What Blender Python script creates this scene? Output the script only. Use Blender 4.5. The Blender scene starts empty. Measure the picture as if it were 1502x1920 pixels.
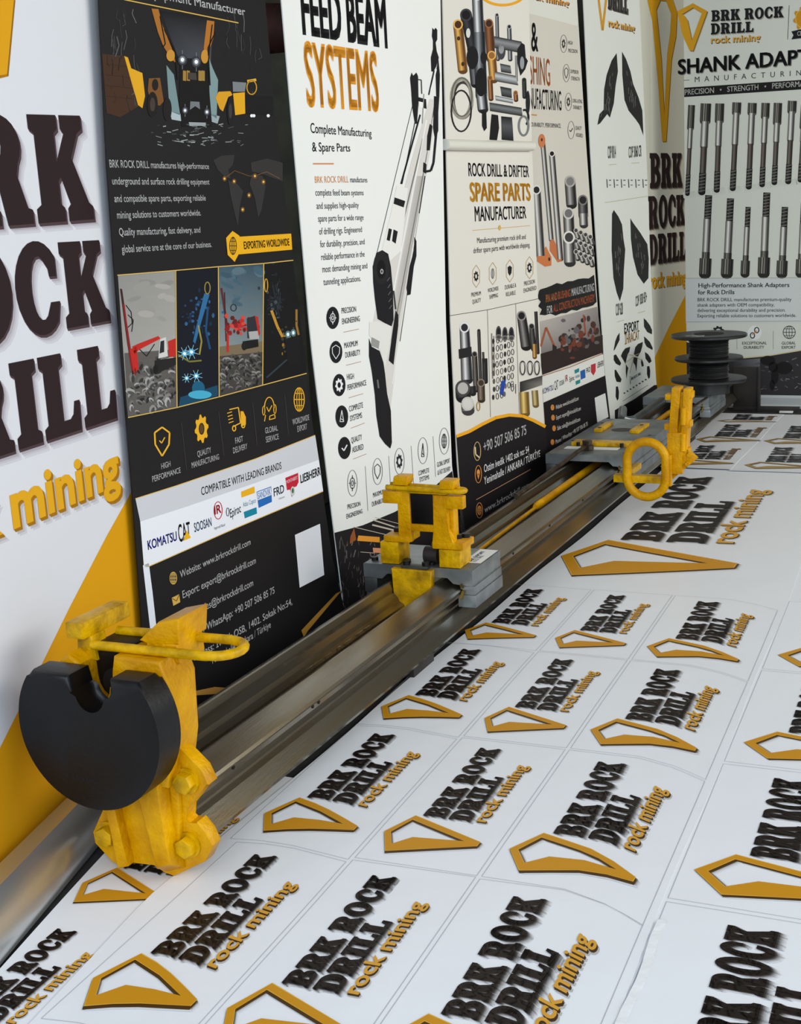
import bpy, bmesh, math, random
from mathutils import Vector, Matrix
from mathutils.geometry import tessellate_polygon
random.seed(7)
SC = bpy.context.scene
COL = SC.collection

# ------------------------------------------------------------------ camera
FPX = 2450.0
CR = Vector((0.92223, 0.38357, -0.04868)); CU = Vector((-0.04266, 0.22608, 0.97317)); CF = Vector((-0.38428, 0.89541, -0.22486))
CAM = Vector((0, 0, 1.0))
cd = bpy.data.cameras.new('camera'); cam = bpy.data.objects.new('camera', cd); COL.objects.link(cam)
cd.sensor_fit = 'VERTICAL'; cd.sensor_height = 24.0; cd.lens = FPX / 1920 * 24.0; cd.clip_start = 0.05
cam.matrix_world = Matrix(((CR.x, CU.x, -CF.x, CAM.x), (CR.y, CU.y, -CF.y, CAM.y), (CR.z, CU.z, -CF.z, CAM.z), (0, 0, 0, 1)))
SC.camera = cam
# ------------------------------------------------------------------ light
w = bpy.data.worlds.new('daylight'); SC.world = w; w.use_nodes = True
w.node_tree.nodes['Background'].inputs[0].default_value = (0.80, 0.90, 1.0, 1)
w.node_tree.nodes['Background'].inputs[1].default_value = 1.5
def area(name, loc, target, sx, sy, power, col):
    l = bpy.data.lights.new(name, 'AREA'); l.shape = 'RECTANGLE'; l.size = sx; l.size_y = sy; l.energy = power; l.color = col
    o = bpy.data.objects.new(name, l); COL.objects.link(o); o.location = loc
    o.rotation_euler = (Vector(target) - Vector(loc)).to_track_quat('-Z', 'Y').to_euler()
area('doorway_daylight', (1.2, -2.6, 2.3), (-0.6, 2.4, 0.2), 4.0, 2.6, 215, (0.80, 0.90, 1.0))
area('side_opening_daylight', (3.4, 4.2, 2.4), (-1.1, 5.2, 0.6), 5.6, 1.8, 235, (1.0, 0.95, 0.84))
SC.view_settings.view_transform = 'Standard'; SC.view_settings.look = 'None'
SC.view_settings.gamma = 1; SC.view_settings.use_curve_mapping = False
SC.view_settings.exposure = -0.56

# ------------------------------------------------------------------ materials
def lin(c): return tuple(((x / 255) / 12.92 if x / 255 <= 0.04045 else ((x / 255 + 0.055) / 1.055) ** 2.4) for x in c)
MATS = {}
def mat(name, rgb=(128, 128, 128), rough=0.5, metal=0.0, spec=0.5, vary=None, vscale=8, vstretch=(1, 1, 1), bump=0, bscale=60, coat=0, attr=False, rvar=0, thresh=(0.35, 0.65)):
    if name in MATS: return MATS[name]
    m = bpy.data.materials.new(name); m.use_nodes = True; nt = m.node_tree; b = nt.nodes['Principled BSDF']
    b.inputs['Base Color'].default_value = (*lin(rgb), 1); b.inputs['Roughness'].default_value = rough
    b.inputs['Metallic'].default_value = metal; b.inputs['Specular IOR Level'].default_value = spec
    b.inputs['Coat Weight'].default_value = coat; b.inputs['Coat Roughness'].default_value = 0.15
    if attr:
        a = nt.nodes.new('ShaderNodeAttribute'); a.attribute_name = 'Col'; nt.links.new(a.outputs['Color'], b.inputs['Base Color'])
    tc = nt.nodes.new('ShaderNodeTexCoord'); mp = nt.nodes.new('ShaderNodeMapping'); mp.inputs['Scale'].default_value = vstretch
    nt.links.new(tc.outputs['Object'], mp.inputs[0])
    if vary:
        n = nt.nodes.new('ShaderNodeTexNoise'); n.inputs['Scale'].default_value = vscale; n.inputs['Detail'].default_value = 6
        nt.links.new(mp.outputs[0], n.inputs['Vector'])
        r = nt.nodes.new('ShaderNodeValToRGB'); r.color_ramp.elements[0].position = thresh[0]; r.color_ramp.elements[1].position = thresh[1]
        r.color_ramp.elements[0].color = (*lin(rgb), 1); r.color_ramp.elements[1].color = (*lin(vary), 1)
        nt.links.new(n.outputs['Fac'], r.inputs[0]); nt.links.new(r.outputs[0], b.inputs['Base Color'])
        if rvar:
            q = nt.nodes.new('ShaderNodeMapRange'); q.inputs[3].default_value = rough - rvar; q.inputs[4].default_value = rough + rvar
            nt.links.new(n.outputs['Fac'], q.inputs[0]); nt.links.new(q.outputs[0], b.inputs['Roughness'])
    if bump:
        n2 = nt.nodes.new('ShaderNodeTexNoise'); n2.inputs['Scale'].default_value = bscale; n2.inputs['Detail'].default_value = 4
        nt.links.new(mp.outputs[0], n2.inputs['Vector'])
        bp = nt.nodes.new('ShaderNodeBump'); bp.inputs['Strength'].default_value = bump; bp.inputs['Distance'].default_value = 0.01
        nt.links.new(n2.outputs['Fac'], bp.inputs['Height']); nt.links.new(bp.outputs[0], b.inputs['Normal'])
    MATS[name] = m; return m
PRINT = mat('printed_ink', attr=True, rough=0.55, spec=0.16)
PRINTP = mat('printed_paper_ink', attr=True, rough=0.42, spec=0.25)
PAPER = mat('coated_paper', (232, 234, 238), rough=0.36, spec=0.4, bump=0.5, bscale=3.5)
YEL = mat('yellow_paint', (222, 164, 0), rough=0.3, spec=0.16, vary=(192, 132, 0), vscale=16, bump=0.3, bscale=110, coat=0.05)
YELW = mat('worn_yellow_paint', (216, 166, 0), rough=0.32, spec=0.2, vary=(146, 108, 2), vscale=26, bump=0.35, bscale=80, coat=0.05, thresh=(.42, .7))
RUB = mat('black_rubber', (8, 8, 10), rough=0.38, spec=0.28, vary=(14, 15, 18), vscale=9, bump=0.05, bscale=120)
RAILM = mat('brushed_aluminium_rail', (156, 153, 142), rough=0.25, metal=0.95, vary=(138, 124, 100), vscale=3, vstretch=(9, 0.8, 9), bump=0.025, bscale=40, rvar=0.07)
ALU = mat('cast_aluminium_plate', (158, 164, 166), rough=0.42, metal=0.85, vary=(128, 134, 138), vscale=16, bump=0.08, bscale=60)
ALUD = mat('grey_steel_plate', (110, 112, 110), rough=0.45, metal=0.8, vary=(84, 86, 84), vscale=6, bump=0.05, bscale=50)
SILV = mat('anodised_silver', (196, 200, 202), rough=0.3, metal=0.85, bump=0.02, bscale=20, vstretch=(1, 1, 8))
BOLT = mat('dark_oily_bolt', (34, 32, 32), rough=0.4, metal=0.6)
BRONZE = mat('bronze_slider', (150, 128, 60), rough=0.35, metal=0.8, vary=(96, 84, 50), vscale=60)
RUST = mat('brown_oiled_steel', (92, 78, 62), rough=0.45, metal=0.7, vary=(56, 46, 38), vscale=30, bump=0.1)
BLK = mat('black_plastic', (20, 20, 21), rough=0.4, vary=(30, 30, 31), vscale=20, bump=0.05, bscale=80)
WIRE = mat('wound_black_cable', (24, 25, 26), rough=0.5, vary=(38, 38, 38), vscale=30, vstretch=(0.3, 0.3, 8), bump=0.4, bscale=25)
FLOORM = mat('dark_carpet_floor', (24, 23, 24), rough=0.9, vary=(36, 34, 34), vscale=40, bump=0.2, bscale=200)
WALLM = mat('olive_workshop_wall', (66, 64, 52), rough=0.9, vary=(44, 42, 36), vscale=3, bump=0.2)
CEIL = mat('dim_roof_sheeting', (92, 92, 88), rough=0.8, vary=(76, 76, 74), vscale=2)
DSTEEL = mat('dark_steel_bracket', (40, 36, 35), rough=0.5, metal=0.1, spec=.3, vary=(54, 48, 45), vscale=10)
STICK = mat('white_sticker', (225, 226, 222), rough=0.5)
CLOTH = mat('banner_back_fabric', (40, 40, 42), rough=0.7)
WPLAS = mat('white_plastic_tube', (226, 224, 212), rough=0.35)

# ------------------------------------------------------------------ object helpers
def tag(o, label=None, cat=None, group=None, kind=None):
    for k, v in (('label', label), ('category', cat), ('group', group), ('kind', kind)):
        if v: o[k] = v
    return o
def thing(name, label, cat, loc, group=None):
    o = bpy.data.objects.new(name, None); COL.objects.link(o); o.location = loc; o.empty_display_size = 0.05
    return tag(o, label, cat, group)
def link_mesh(name, me, m, parent=None, org=None, smooth=False):
    o = bpy.data.objects.new(name, me); COL.objects.link(o)
    for mm in (m if isinstance(m, (list, tuple)) else [m]): me.materials.append(mm)
    base = Vector((0, 0, 0))
    if parent is not None:
        p = parent; 
        while p is not None: base += Vector(p.location); p = p.parent
        o.parent = parent
    elif org is not None: base = Vector(org); o.location = base
    me.transform(Matrix.Translation(-base))
    if smooth:
        me.polygons.foreach_set('use_smooth', [True] * len(me.polygons))
        me.set_sharp_from_angle(angle=math.radians(38))
    me.update(); return o
def from_bm(name, bm, m, parent=None, org=None, smooth=True):
    bmesh.ops.recalc_face_normals(bm, faces=bm.faces[:])
    me = bpy.data.meshes.new(name); bm.to_mesh(me); bm.free()
    return link_mesh(name, me, m, parent, org, smooth)
def bm_box(bm, fr, a, b, bev=0.0, skew=None):
    # box in frame fr from corner a to corner b; skew = (ds,dt) shift of the top face
    vs = []
    for k in range(8):
        p = [a[i] if not (k >> i) & 1 else b[i] for i in range(3)]
        if skew and (k >> 2) & 1: p[0] += skew[0]; p[1] += skew[1]
        vs.append(bm.verts.new(fr(*p)))
    fs = [bm.faces.new([vs[i] for i in f]) for f in ((0, 2, 3, 1), (4, 5, 7, 6), (0, 1, 5, 4), (2, 6, 7, 3), (0, 4, 6, 2), (1, 3, 7, 5))]
    if bev:
        es = list({e for f in fs for e in f.edges})
        bmesh.ops.bevel(bm, geom=es, offset=bev, segments=2, affect='EDGES', profile=0.6)
def bm_prism(bm, fr, poly, t0, t1, bev=0.0, taper=None):
    # poly in (s,z) swept along t
    n = len(poly); cs = sum(p[0] for p in poly) / n; cz = sum(p[1] for p in poly) / n
    def tp(p): return p if not taper else (cs + (p[0] - cs) * taper, cz + (p[1] - cz) * taper)
    A = [bm.verts.new(fr(p[0], t0, p[1])) for p in poly]; B = [bm.verts.new(fr(tp(p)[0], t1, tp(p)[1])) for p in poly]
    fa = bm.faces.new(A); fb = bm.faces.new(B[::-1])
    for i in range(n): bm.faces.new((A[i], B[i], B[(i + 1) % n], A[(i + 1) % n]))
    if bev:
        es = list(set(fa.edges) | set(fb.edges))
        bmesh.ops.bevel(bm, geom=es, offset=bev, segments=3, affect='EDGES', profile=0.5)
def bm_tube(bm, pts, r, n=12, closed=False):
    pts = [Vector(p) for p in pts]; N = len(pts); rings = []
    ref = None
    for i, p in enumerate(pts):
        if closed: d = pts[(i + 1) % N] - pts[i - 1]
        else: d = pts[min(i + 1, N - 1)] - pts[max(i - 1, 0)]
        d.normalize()
        if ref is None: ref = d.orthogonal().normalized()
        a = (ref - d * ref.dot(d)).normalized(); b = d.cross(a); ref = a
        rr = r[i] if isinstance(r, (list, tuple)) else r
        rings.append([bm.verts.new(p + a * math.cos(2 * math.pi * k / n) * rr + b * math.sin(2 * math.pi * k / n) * rr) for k in range(n)])
    for i in range(N if closed else N - 1):
        A = rings[i]; B = rings[(i + 1) % N]
        for k in range(n): bm.faces.new((A[k], A[(k + 1) % n], B[(k + 1) % n], B[k]))
    if not closed: bm.faces.new(rings[0][::-1]); bm.faces.new(rings[-1])
def bm_lathe(bm, c, prof, n=48, axis='z'):
    c = Vector(c); rings = []
    for r, h in prof:
        if axis == 'z': f = lambda a: c + Vector((r * math.cos(a), r * math.sin(a), h))
        rings.append([bm.verts.new(f(2 * math.pi * k / n)) for k in range(n)])
    for i in range(len(rings) - 1):
        for k in range(n): bm.faces.new((rings[i][k], rings[i][(k + 1) % n], rings[i + 1][(k + 1) % n], rings[i + 1][k]))
    bm.faces.new(rings[0][::-1]); bm.faces.new(rings[-1])
WD = lambda x, y, z: Vector((x, y, z))
def box_obj(name, a, b, m, parent=None, bev=0.0, fr=WD, org=None, skew=None):
    bm = bmesh.new(); bm_box(bm, fr, a, b, bev, skew); return from_bm(name, bm, m, parent, org)
def prism_obj(name, poly, t0, t1, m, parent=None, bev=0.0, fr=WD, taper=None, org=None):
    bm = bmesh.new(); bm_prism(bm, fr, poly, t0, t1, bev, taper); return from_bm(name, bm, m, parent, org)
def tube_obj(name, pts, r, m, parent=None, n=12, closed=False, org=None):
    bm = bmesh.new(); bm_tube(bm, pts, r, n, closed); return from_bm(name, bm, m, parent, org)

# ------------------------------------------------------------------ geometry of view -> place on real planes
def ray(x, y): return CF + CR * ((x - 751) / FPX) - CU * ((y - 960) / FPX)
def G(x, y, z=0.0):
    d = ray(x, y); return CAM + d * ((z - 1.0) / d.z)
NAD = (1330.0, 11500.0)

# ------------------------------------------------------------------ printed graphics
class Ink:
    """collects flat coloured triangles; place(p2d, layer) -> 3D"""
    def __init__(s, place, maxlen=None): s.V = []; s.F = []; s.C = []; s.place = place; s.maxlen = maxlen
    def tris(s, pts, tr, col, layer, cols=None):
        c = lin(col) if col is not None else None
        if s.maxlen is None:
            o = len(s.V); s.V += [s.place(p, layer) for p in pts]
            for t in tr:
                s.F.append((o + t[0], o + t[1], o + t[2]))
                s.C += [c] * 3 if cols is None else [lin(cols[k]) for k in t]
        else:
            for t in tr: s._split([pts[k] for k in t], c, layer, 0)
    def _split(s, p, c, layer, d):
        P = [s.place(q, layer) for q in p]
        L = [(P[i] - P[(i + 1) % 3]).length for i in range(3)]; m = max(L)
        if m > s.maxlen and d < 6:
            i = L.index(m); a, b, e = p[i], p[(i + 1) % 3], p[(i + 2) % 3]; q = ((a[0] + b[0]) / 2, (a[1] + b[1]) / 2)
            s._split([a, q, e], c, layer, d + 1); s._split([q, b, e], c, layer, d + 1); return
        o = len(s.V); s.V += P; s.F.append((o, o + 1, o + 2)); s.C += [c] * 3
    def poly(s, pts, col, layer=1, holes=()):
        loops = [[Vector((p[0], p[1], 0)) for p in pts]] + [[Vector((p[0], p[1], 0)) for p in h] for h in holes]
        allp = list(pts) + [p for h in holes for p in h]
        s.tris(allp, tessellate_polygon(loops), col, layer)
    def grad(s, q, cols, layer=1): s.tris(q, [(0, 1, 2), (0, 2, 3)], None, layer, cols)
    def ell(s, x, y, rx, ry, col, layer=1, n=20, rot=0):
        ca, sa = math.cos(rot), math.sin(rot)
        s.poly([(x + rx * math.cos(2 * math.pi * k / n) * ca - ry * math.sin(2 * math.pi * k / n) * sa, y + rx * math.cos(2 * math.pi * k / n) * sa + ry * math.sin(2 * math.pi * k / n) * ca) for k in range(n)], col, layer)
    def ring(s, x, y, rx, ry, w, col, layer=1, n=24, a0=0, a1=2 * math.pi, wy=None):
        wy = w if wy is None else wy; P = []; T = []
        for k in range(n + 1):
            a = a0 + (a1 - a0) * k / n
            P += [(x + rx * math.cos(a), y + ry * math.sin(a)), (x + (rx - w) * math.cos(a), y + (ry - wy) * math.sin(a))]
            if k: T += [(2 * k - 2, 2 * k - 1, 2 * k + 1), (2 * k - 2, 2 * k + 1, 2 * k)]
        s.tris(P, T, col, layer)
    def line(s, pts, wd, col, layer=1):
        for (x0, y0), (x1, y1) in zip(pts, pts[1:]):
            L = math.hypot(x1 - x0, y1 - y0) or 1; nx, ny = -(y1 - y0) / L * wd / 2, (x1 - x0) / L * wd / 2
            s.tris([(x0 + nx, y0 + ny), (x1 + nx, y1 + ny), (x1 - nx, y1 - ny), (x0 - nx, y0 - ny)], [(0, 1, 2), (0, 2, 3)], col, layer)
    def cyl(s, x0, y0, x1, y1, r, dark=(40, 40, 42), light=(215, 215, 215), layer=2, top=None, r1=None):
        # side view of a polished cylinder: five shaded strips and a dark bore ellipse
        r1 = r if r1 is None else r1; L = math.hypot(x1 - x0, y1 - y0); nx, ny = -(y1 - y0) / L, (x1 - x0) / L
        if nx < 0: nx, ny = -nx, -ny
        mid = tuple((a + b) // 2 for a, b in zip(dark, light))
        st = [(-1, dark), (-0.62, mid), (-0.25, light), (0.15, mid), (0.55, dark), (0.8, dark), (1, mid)]
        for (a, ca), (b, cb) in zip(st, st[1:]):
            s.grad([(x0 + nx * r * a, y0 + ny * r * a), (x0 + nx * r * b, y0 + ny * r * b), (x1 + nx * r1 * b, y1 + ny * r1 * b), (x1 + nx * r1 * a, y1 + ny * r1 * a)], [ca, cb, cb, ca], layer)
        s.ell(x1, y1, r1, r1 * 0.8, dark, layer - 0.5, 14)
        if top: s.ell(x0, y0, r, r * 1.1, light, layer + 0.5, 16); s.ell(x0, y0, r * 0.72, r * 0.8, top, layer + 1, 14)
    def build(s, name, m, parent):
        me = bpy.data.meshes.new(name); me.from_pydata([tuple(v) for v in s.V], [], s.F)
        ca = me.color_attributes.new('Col', 'FLOAT_COLOR', 'CORNER')
        ca.data.foreach_set('color', [x for c in s.C for x in (*c, 1.0)])
        return link_mesh(name, me, m, parent)

_TC = {}
def font_tris(txt, bold=0.0, space=1.0):
    k = (txt, bold, space)
    if k in _TC: return _TC[k]
    cp = 0
    if bold and txt != 'rock mining': cp = bold * .8; bold = 0
    c = bpy.data.curves.new('t', 'FONT'); c.body = txt; c.offset = bold; c.resolution_u = 3; c.space_character = space
    o = bpy.data.objects.new('t', c); COL.objects.link(o); bpy.context.view_layer.update()
    me = o.evaluated_get(bpy.context.evaluated_depsgraph_get()).to_mesh(); me.calc_loop_triangles()
    P = [(v.co.x, v.co.y) for v in me.vertices]; T = [tuple(t.vertices) for t in me.loop_triangles]
    o.to_mesh_clear(); bpy.data.objects.remove(o); bpy.data.curves.remove(c)
    x0 = min(p[0] for p in P); x1 = max(p[0] for p in P); H = 0.69 if bold == 0 else 0.69 + bold
    _TC[k] = ([((p[0] - x0) / (x1 - x0), p[1] / H) for p in P], T)
    if cp:
        W = x1 - x0; P0, T0 = _TC[k]; P2 = []; T2 = []; n = len(P0)
        for i, (dx, dy) in enumerate(((-cp, -cp * .6), (cp, -cp * .6), (cp, cp * .6), (-cp, cp * .6))):
            P2 += [(a + dx / W, b + dy / .69) for a, b in P0]; T2 += [(a + n * i, b + n * i, c_ + n * i) for a, b, c_ in T0]
        _TC[k] = (P2, T2)
    return _TC[k]
def arc(cx, cy, rx, ry, a0, a1, n): return [(cx + rx * math.cos(math.radians(a0 + (a1 - a0) * k / n)), cy + ry * math.sin(math.radians(a0 + (a1 - a0) * k / n))) for k in range(n + 1)]
LS = [(0, 1), (0, .87), (.09, .83), (.09, .17), (0, .13), (0, 0)]           # left slab stem, going down
GL = {
 'I': (.54, [(.54, 0), (.54, .13), (.45, .17), (.45, .83), (.54, .87), (.54, 1)] + LS, []),
 'L': (.88, [(.86, 0), (.88, .38), (.75, .38), (.7, .22), (.62, .17), (.45, .17), (.45, .83), (.54, .87), (.54, 1)] + LS, []),
 'K': (1.08, [(.52, 0), (.52, .13), (.45, .17), (.45, .38), (.5, .42), (.64, .16), (.58, .12), (.58, 0), (1.08, 0), (1.08, .13), (1.0, .17), (.74, .6), (.9, .83), (1.0, .87), (1.0, 1), (.58, 1), (.58, .87), (.64, .83), (.45, .56), (.45, .83), (.52, .87), (.52, 1)] + LS, []),
 'D': (1.0, [(.5, 0)] + arc(.5, .5, .5, .5, -85, 85, 12) + [(.5, 1)] + LS, [[(.43, .16)] + arc(.46, .5, .2, .34, -80, 80, 8) + [(.43, .84)]]),
 'O': (1.02, arc(.51, .5, .51, .53, 0, 345, 23), [arc(.51, .5, .19, .36, 0, 345, 15)]),
 'C': (.94, arc(.51, .5, .51, .53, -48, -320, 20) + [(.9, .62), (.74, .62), (.72, .72)] + arc(.53, .5, .2, .36, -295, -62, 12) + [(.72, .33), (.92, .33)], []),
 'B': (.98, [(.5, 0)] + arc(.6, .28, .38, .28, -85, 60, 8) + arc(.56, .76, .36, .24, -50, 88, 8) + LS, [[(.43, .14)] + arc(.48, .28, .17, .13, -80, 80, 6) + [(.43, .41)], [(.43, .6)] + arc(.46, .73, .15, .13, -80, 80, 6) + [(.43, .86)]]),
 'R': (1.06, [(.52, 0), (.52, .13), (.45, .17), (.45, .4), (.52, .4), (.62, 0), (1.06, 0), (1.06, .13), (.98, .15), (.85, .45)] + arc(.58, .72, .38, .28, -35, 88, 8) + LS, [[(.45, .55)] + arc(.48, .71, .16, .15, -80, 80, 6) + [(.45, .86)]]),
}
def slab_tris(txt, b=0):
    k = ('slab', txt, b)
    if k in _TC: return _TC[k]
    x = 0; P = []; T = []
    for ch in txt:
        if ch == ' ': x += .42; continue
        wd, out, holes = GL[ch]
        loops = [[Vector((a, b, 0)) for a, b in l] for l in [out] + holes]
        o = len(P); P += [(x + a, b) for l in [out] + holes for a, b in l]
        T += [(o + a, o + b, o + c) for a, b, c in tessellate_polygon(loops)]
        x += wd + .075
    x -= .075; P = [(a / x, q) for a, q in P]
    if b:
        n = len(P); P2 = []; T2 = []
        for i, (dx, dy) in enumerate(((-b, -b * .5), (b, -b * .5), (b, b * .5), (-b, b * .5))):
            P2 += [(a + dx / x, q + dy) for a, q in P]; T2 += [(p_ + n * i, q_ + n * i, r_ + n * i) for p_, q_, r_ in T]
        P, T = P2, T2
    _TC[k] = (P, T); return _TC[k]

class Plane:
    """vertical banner plane through two ground points; p(px) gives the 3D point the photo shows there"""
    def __init__(s, a, b, k=1.0):
        s.a = Vector((a[0] * k, a[1] * k, 0)); s.b = Vector((b[0] * k, b[1] * k, 0))
        d = (s.b - s.a).normalized(); s.d = d; s.n = Vector((d.y, -d.x, 0))
        if s.n.dot(CAM - s.a) < 0: s.n = -s.n
    def p(s, q, layer=0.0):
        d = ray(*q); o = s.a + s.n * (layer * 0.00022)
        return CAM + d * ((o - CAM).dot(s.n) / d.dot(s.n))
class Board(Ink):
    def __init__(s, pl): super().__init__(lambda q, l: pl.p(q, l)); s.pl = pl
    def text(s, txt, x0, y0, x1, y1, h0, h1, col, layer=2, bold=0.0, slab=False, space=1.0, side=None, shadow=None):
        P, T = slab_tris(txt) if slab else font_tris(txt, bold, space)
        def corner(x, y, h):
            dx, dy = x - NAD[0], y - NAD[1]; L = math.hypot(dx, dy); return (x + dx / L * h, y + dy / L * h)
        def lay(dx, dy, c, ly):
            A = s.pl.p((x0 + dx, y0 + dy), ly); B = s.pl.p((x1 + dx, y1 + dy), ly)
            D = s.pl.p(corner(x0 + dx, y0 + dy, h0), ly) - A; E = s.pl.p(corner(x1 + dx, y1 + dy, h1), ly) - B
            o = len(s.V); cc = lin(c)
            for u, v in P: s.V.append(A * (1 - u) + B * u + (D * (1 - u) + E * u) * v)
            for t in T: s.F.append((o + t[0], o + t[1], o + t[2])); s.C += [cc] * 3
        if shadow:
            for i, (dx, dy, c) in enumerate(shadow): lay(dx, dy, c, layer - 2 + i * 0.3)
        if side:
            n = max(2, int(math.hypot(side[0], side[1]) / 1.2))
            for i in range(n, 0, -1): lay(side[0] * i / n, side[1] * i / n, side[2], layer - 1 + 0.8 * (1 - i / n))
        lay(0, 0, col, layer)
    def rocks(s, quad, n, size, lo, hi, layer):
        for k in range(n):
            u, v = random.random(), random.random()
            x = (quad[0][0] * (1 - u) + quad[1][0] * u) * (1 - v) + (quad[3][0] * (1 - u) + quad[2][0] * u) * v
            y = (quad[0][1] * (1 - u) + quad[1][1] * u) * (1 - v) + (quad[3][1] * (1 - u) + quad[2][1] * u) * v
            g = random.randint(lo, hi); z = size * random.uniform(.5, 1.3); rt = random.uniform(0, 3)
            s.ell(x, y, z, z * .6, (g, g - 3, g - 6), layer + k * .002, 7, rt)
            s.ell(x + z * .15, y + z * .3, z * .8, z * .35, (g // 2, g // 2, g // 2), layer + k * .002 + .001, 7, rt)

def banner(name, label, pl, left, right, bottom_rail=True, back_right=0, top=2.02, sheetcol=(230, 230, 230), cat='banner', low=None, pole=False):
    """a roll-up banner: fabric sheet whose side edges run through the given points, with a base case"""
    t = thing(name, label, cat, tuple((pl.a + pl.b) / 2))
    L = [pl.p(q) for q in left]; R = [pl.p(q) for q in right]
    def ext(E):
        a, b = E[0], E[1]; k = (top - a.z) / (a.z - b.z); tp = a + (a - b) * k
        c, d = E[-1], E[-2]; k2 = (c.z - 0.012) / max(1e-4, (d.z - c.z)); bt = c + (c - d) * k2
        return [tp] + E + ([bt] if c.z > 0.015 else [])
    L = ext(L); R = ext(R)
    def at(E, z):
        for a, b in zip(E, E[1:]):
            if a.z >= z >= b.z: return a.lerp(b, (a.z - z) / max(1e-6, a.z - b.z))
        return E[0].copy() if z > E[0].z else E[-1].copy()
    zs = [top + (0.012 - top) * i / 24 for i in range(25)]
    bm = bmesh.new(); F = []; B = []
    for z in zs:
        a, b = at(L, z), at(R, z); a.z = b.z = z
        F.append((bm.verts.new(a), bm.verts.new(b))); B.append((bm.verts.new(a - pl.n * .003), bm.verts.new(b - pl.n * .003)))
    for i in range(24):
        bm.faces.new((F[i][0], F[i + 1][0], F[i + 1][1], F[i][1])); bm.faces.new((B[i][0], B[i][1], B[i + 1][1], B[i + 1][0]))
        bm.faces.new((F[i][1], F[i + 1][1], B[i + 1][1], B[i][1])); bm.faces.new((F[i][0], B[i][0], B[i + 1][0], F[i + 1][0]))
    bm.faces.new((F[0][0], F[0][1], B[0][1], B[0][0])); bm.faces.new((F[24][0], B[24][0], B[24][1], F[24][1]))
    mm = mat('banner_fabric_%d_%d_%d' % sheetcol, sheetcol, rough=0.5, spec=0.2, bump=0.03, bscale=3)
    from_bm('banner_sheet', bm, mm, t, smooth=False)
    a = at(L, .02); b = at(R, .02); a.z = b.z = 0
    if bottom_rail:
        fr = lambda s_, t_, z_: a + (b - a) * s_ + pl.n * t_ + Vector((0, 0, z_))
        bm = bmesh.new(); prof = [(-.11, 0), (-.005, 0), (-.005, .03), (-.02, .055), (-.06, .06), (-.10, .04)]
        A = [bm.verts.new(fr(0, p[0], p[1])) for p in prof]; Bv = [bm.verts.new(fr(1, p[0], p[1])) for p in prof]
        bm.faces.new(A); bm.faces.new(Bv[::-1])
        for i in range(6): bm.faces.new((A[i], Bv[i], Bv[(i + 1) % 6], A[(i + 1) % 6]))
        from_bm('base_case', bm, SILV, t, smooth=True)
    # support pole behind, standing in the base case
    m_ = (a + b) / 2 - pl.n * .02
    tube_obj('support_pole', [m_ + Vector((0, 0, .05)), m_ + Vector((0, 0, top - .02))], .009, SILV, t, 8)
    a2 = at(L, top - .01); b2 = at(R, top - .01); tube_obj('top_rail', [a2, b2], .012, SILV, t, 8)
    return t

# ================================================================== setting
def struct(o): o['kind'] = 'structure'; return o
struct(box_obj('floor', (-3.2, -3.0, -.05), (4.2, 7.6, -.004), FLOORM))
struct(box_obj('wall_left', (-3.3, -1.0, 0), (-3.2, 7.6, 3.3), WALLM))
struct(box_obj('wall_back', (-3.3, 7.5, 0), (4.2, 7.6, 3.3), WALLM))
struct(box_obj('ceiling', (-3.3, 1.2, 3.3), (4.2, 7.6, 3.38), CEIL))

GOLD = (214, 152, 22); GOLD2 = (190, 134, 36); DK = (34, 27, 28); BLACKI = (24, 22, 23)
# ================================================================== banners
# --- leftmost panel: white with raised-look brand lettering and yellow wedge
p0 = Plane((-1.30448, 1.7021), (-1.2551, 1.3556), 1.05)
E0 = [(187, 0), (203, 300), (219, 520), (235, 720), (251, 915), (270, 1167), (290, 1500)]
t0 = banner('roll_up_banner', 'white banner nearest the camera with big dark lettering and a yellow wedge at its foot', p0,
            [(-330, 0), (-300, 900), (-250, 1900)], E0, bottom_rail=False, sheetcol=(222, 223, 228))
ink = Board(p0)
ink.poly([(251, 914), (200, 1005), (130, 1140), (85, 1232), (0, 1402), (-240, 1880), (-240, 2000), (0, 1742), (120, 1622), (203, 1520), (290, 1460), (272, 1167)], (222, 158, 14), 1)
ink.poly([(-120, -60), (29, -60), (26, 0), (13, 141), (-30, 150), (-120, 150)], (222, 160, 20), 2)
ink.poly([(26, 0), (29, 0), (16, 143), (13, 141)], (150, 100, 20), 2); ink.poly([(13, 139), (16, 143), (-40, 157), (-40, 149)], (176, 120, 30), 2)
sh = [(12, 16, (208, 206, 214)), (9, 12, (196, 193, 200)), (6, 9, (176, 171, 178))]
SB = (4, 6, (92, 74, 78))
ink.text('BRK', -205, 440, 177, 411, 236, 195, (44, 30, 32), 3, slab=True, side=(3, 6, (78, 60, 64)), shadow=sh)
ink.text('ROCK', -200, 676, 207, 601, 205, 152, (44, 30, 32), 3, slab=True, side=(2, 5, (78, 60, 64)), shadow=sh)
ink.text('DRILL', -190, 918, 221, 783, 192, 140, (44, 30, 32), 3, slab=True, side=(2, 5, (78, 60, 64)), shadow=sh)
ink.text('rock mining', -196, 1082, 226, 905, 108, 76, (228, 168, 26), 3, bold=.03, side=(4, 5, (164, 112, 18)), shadow=[(12, 12, (206, 204, 208)), (8, 9, (188, 184, 188))])
ink.build('printed_graphics', PRINT, t0)
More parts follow.
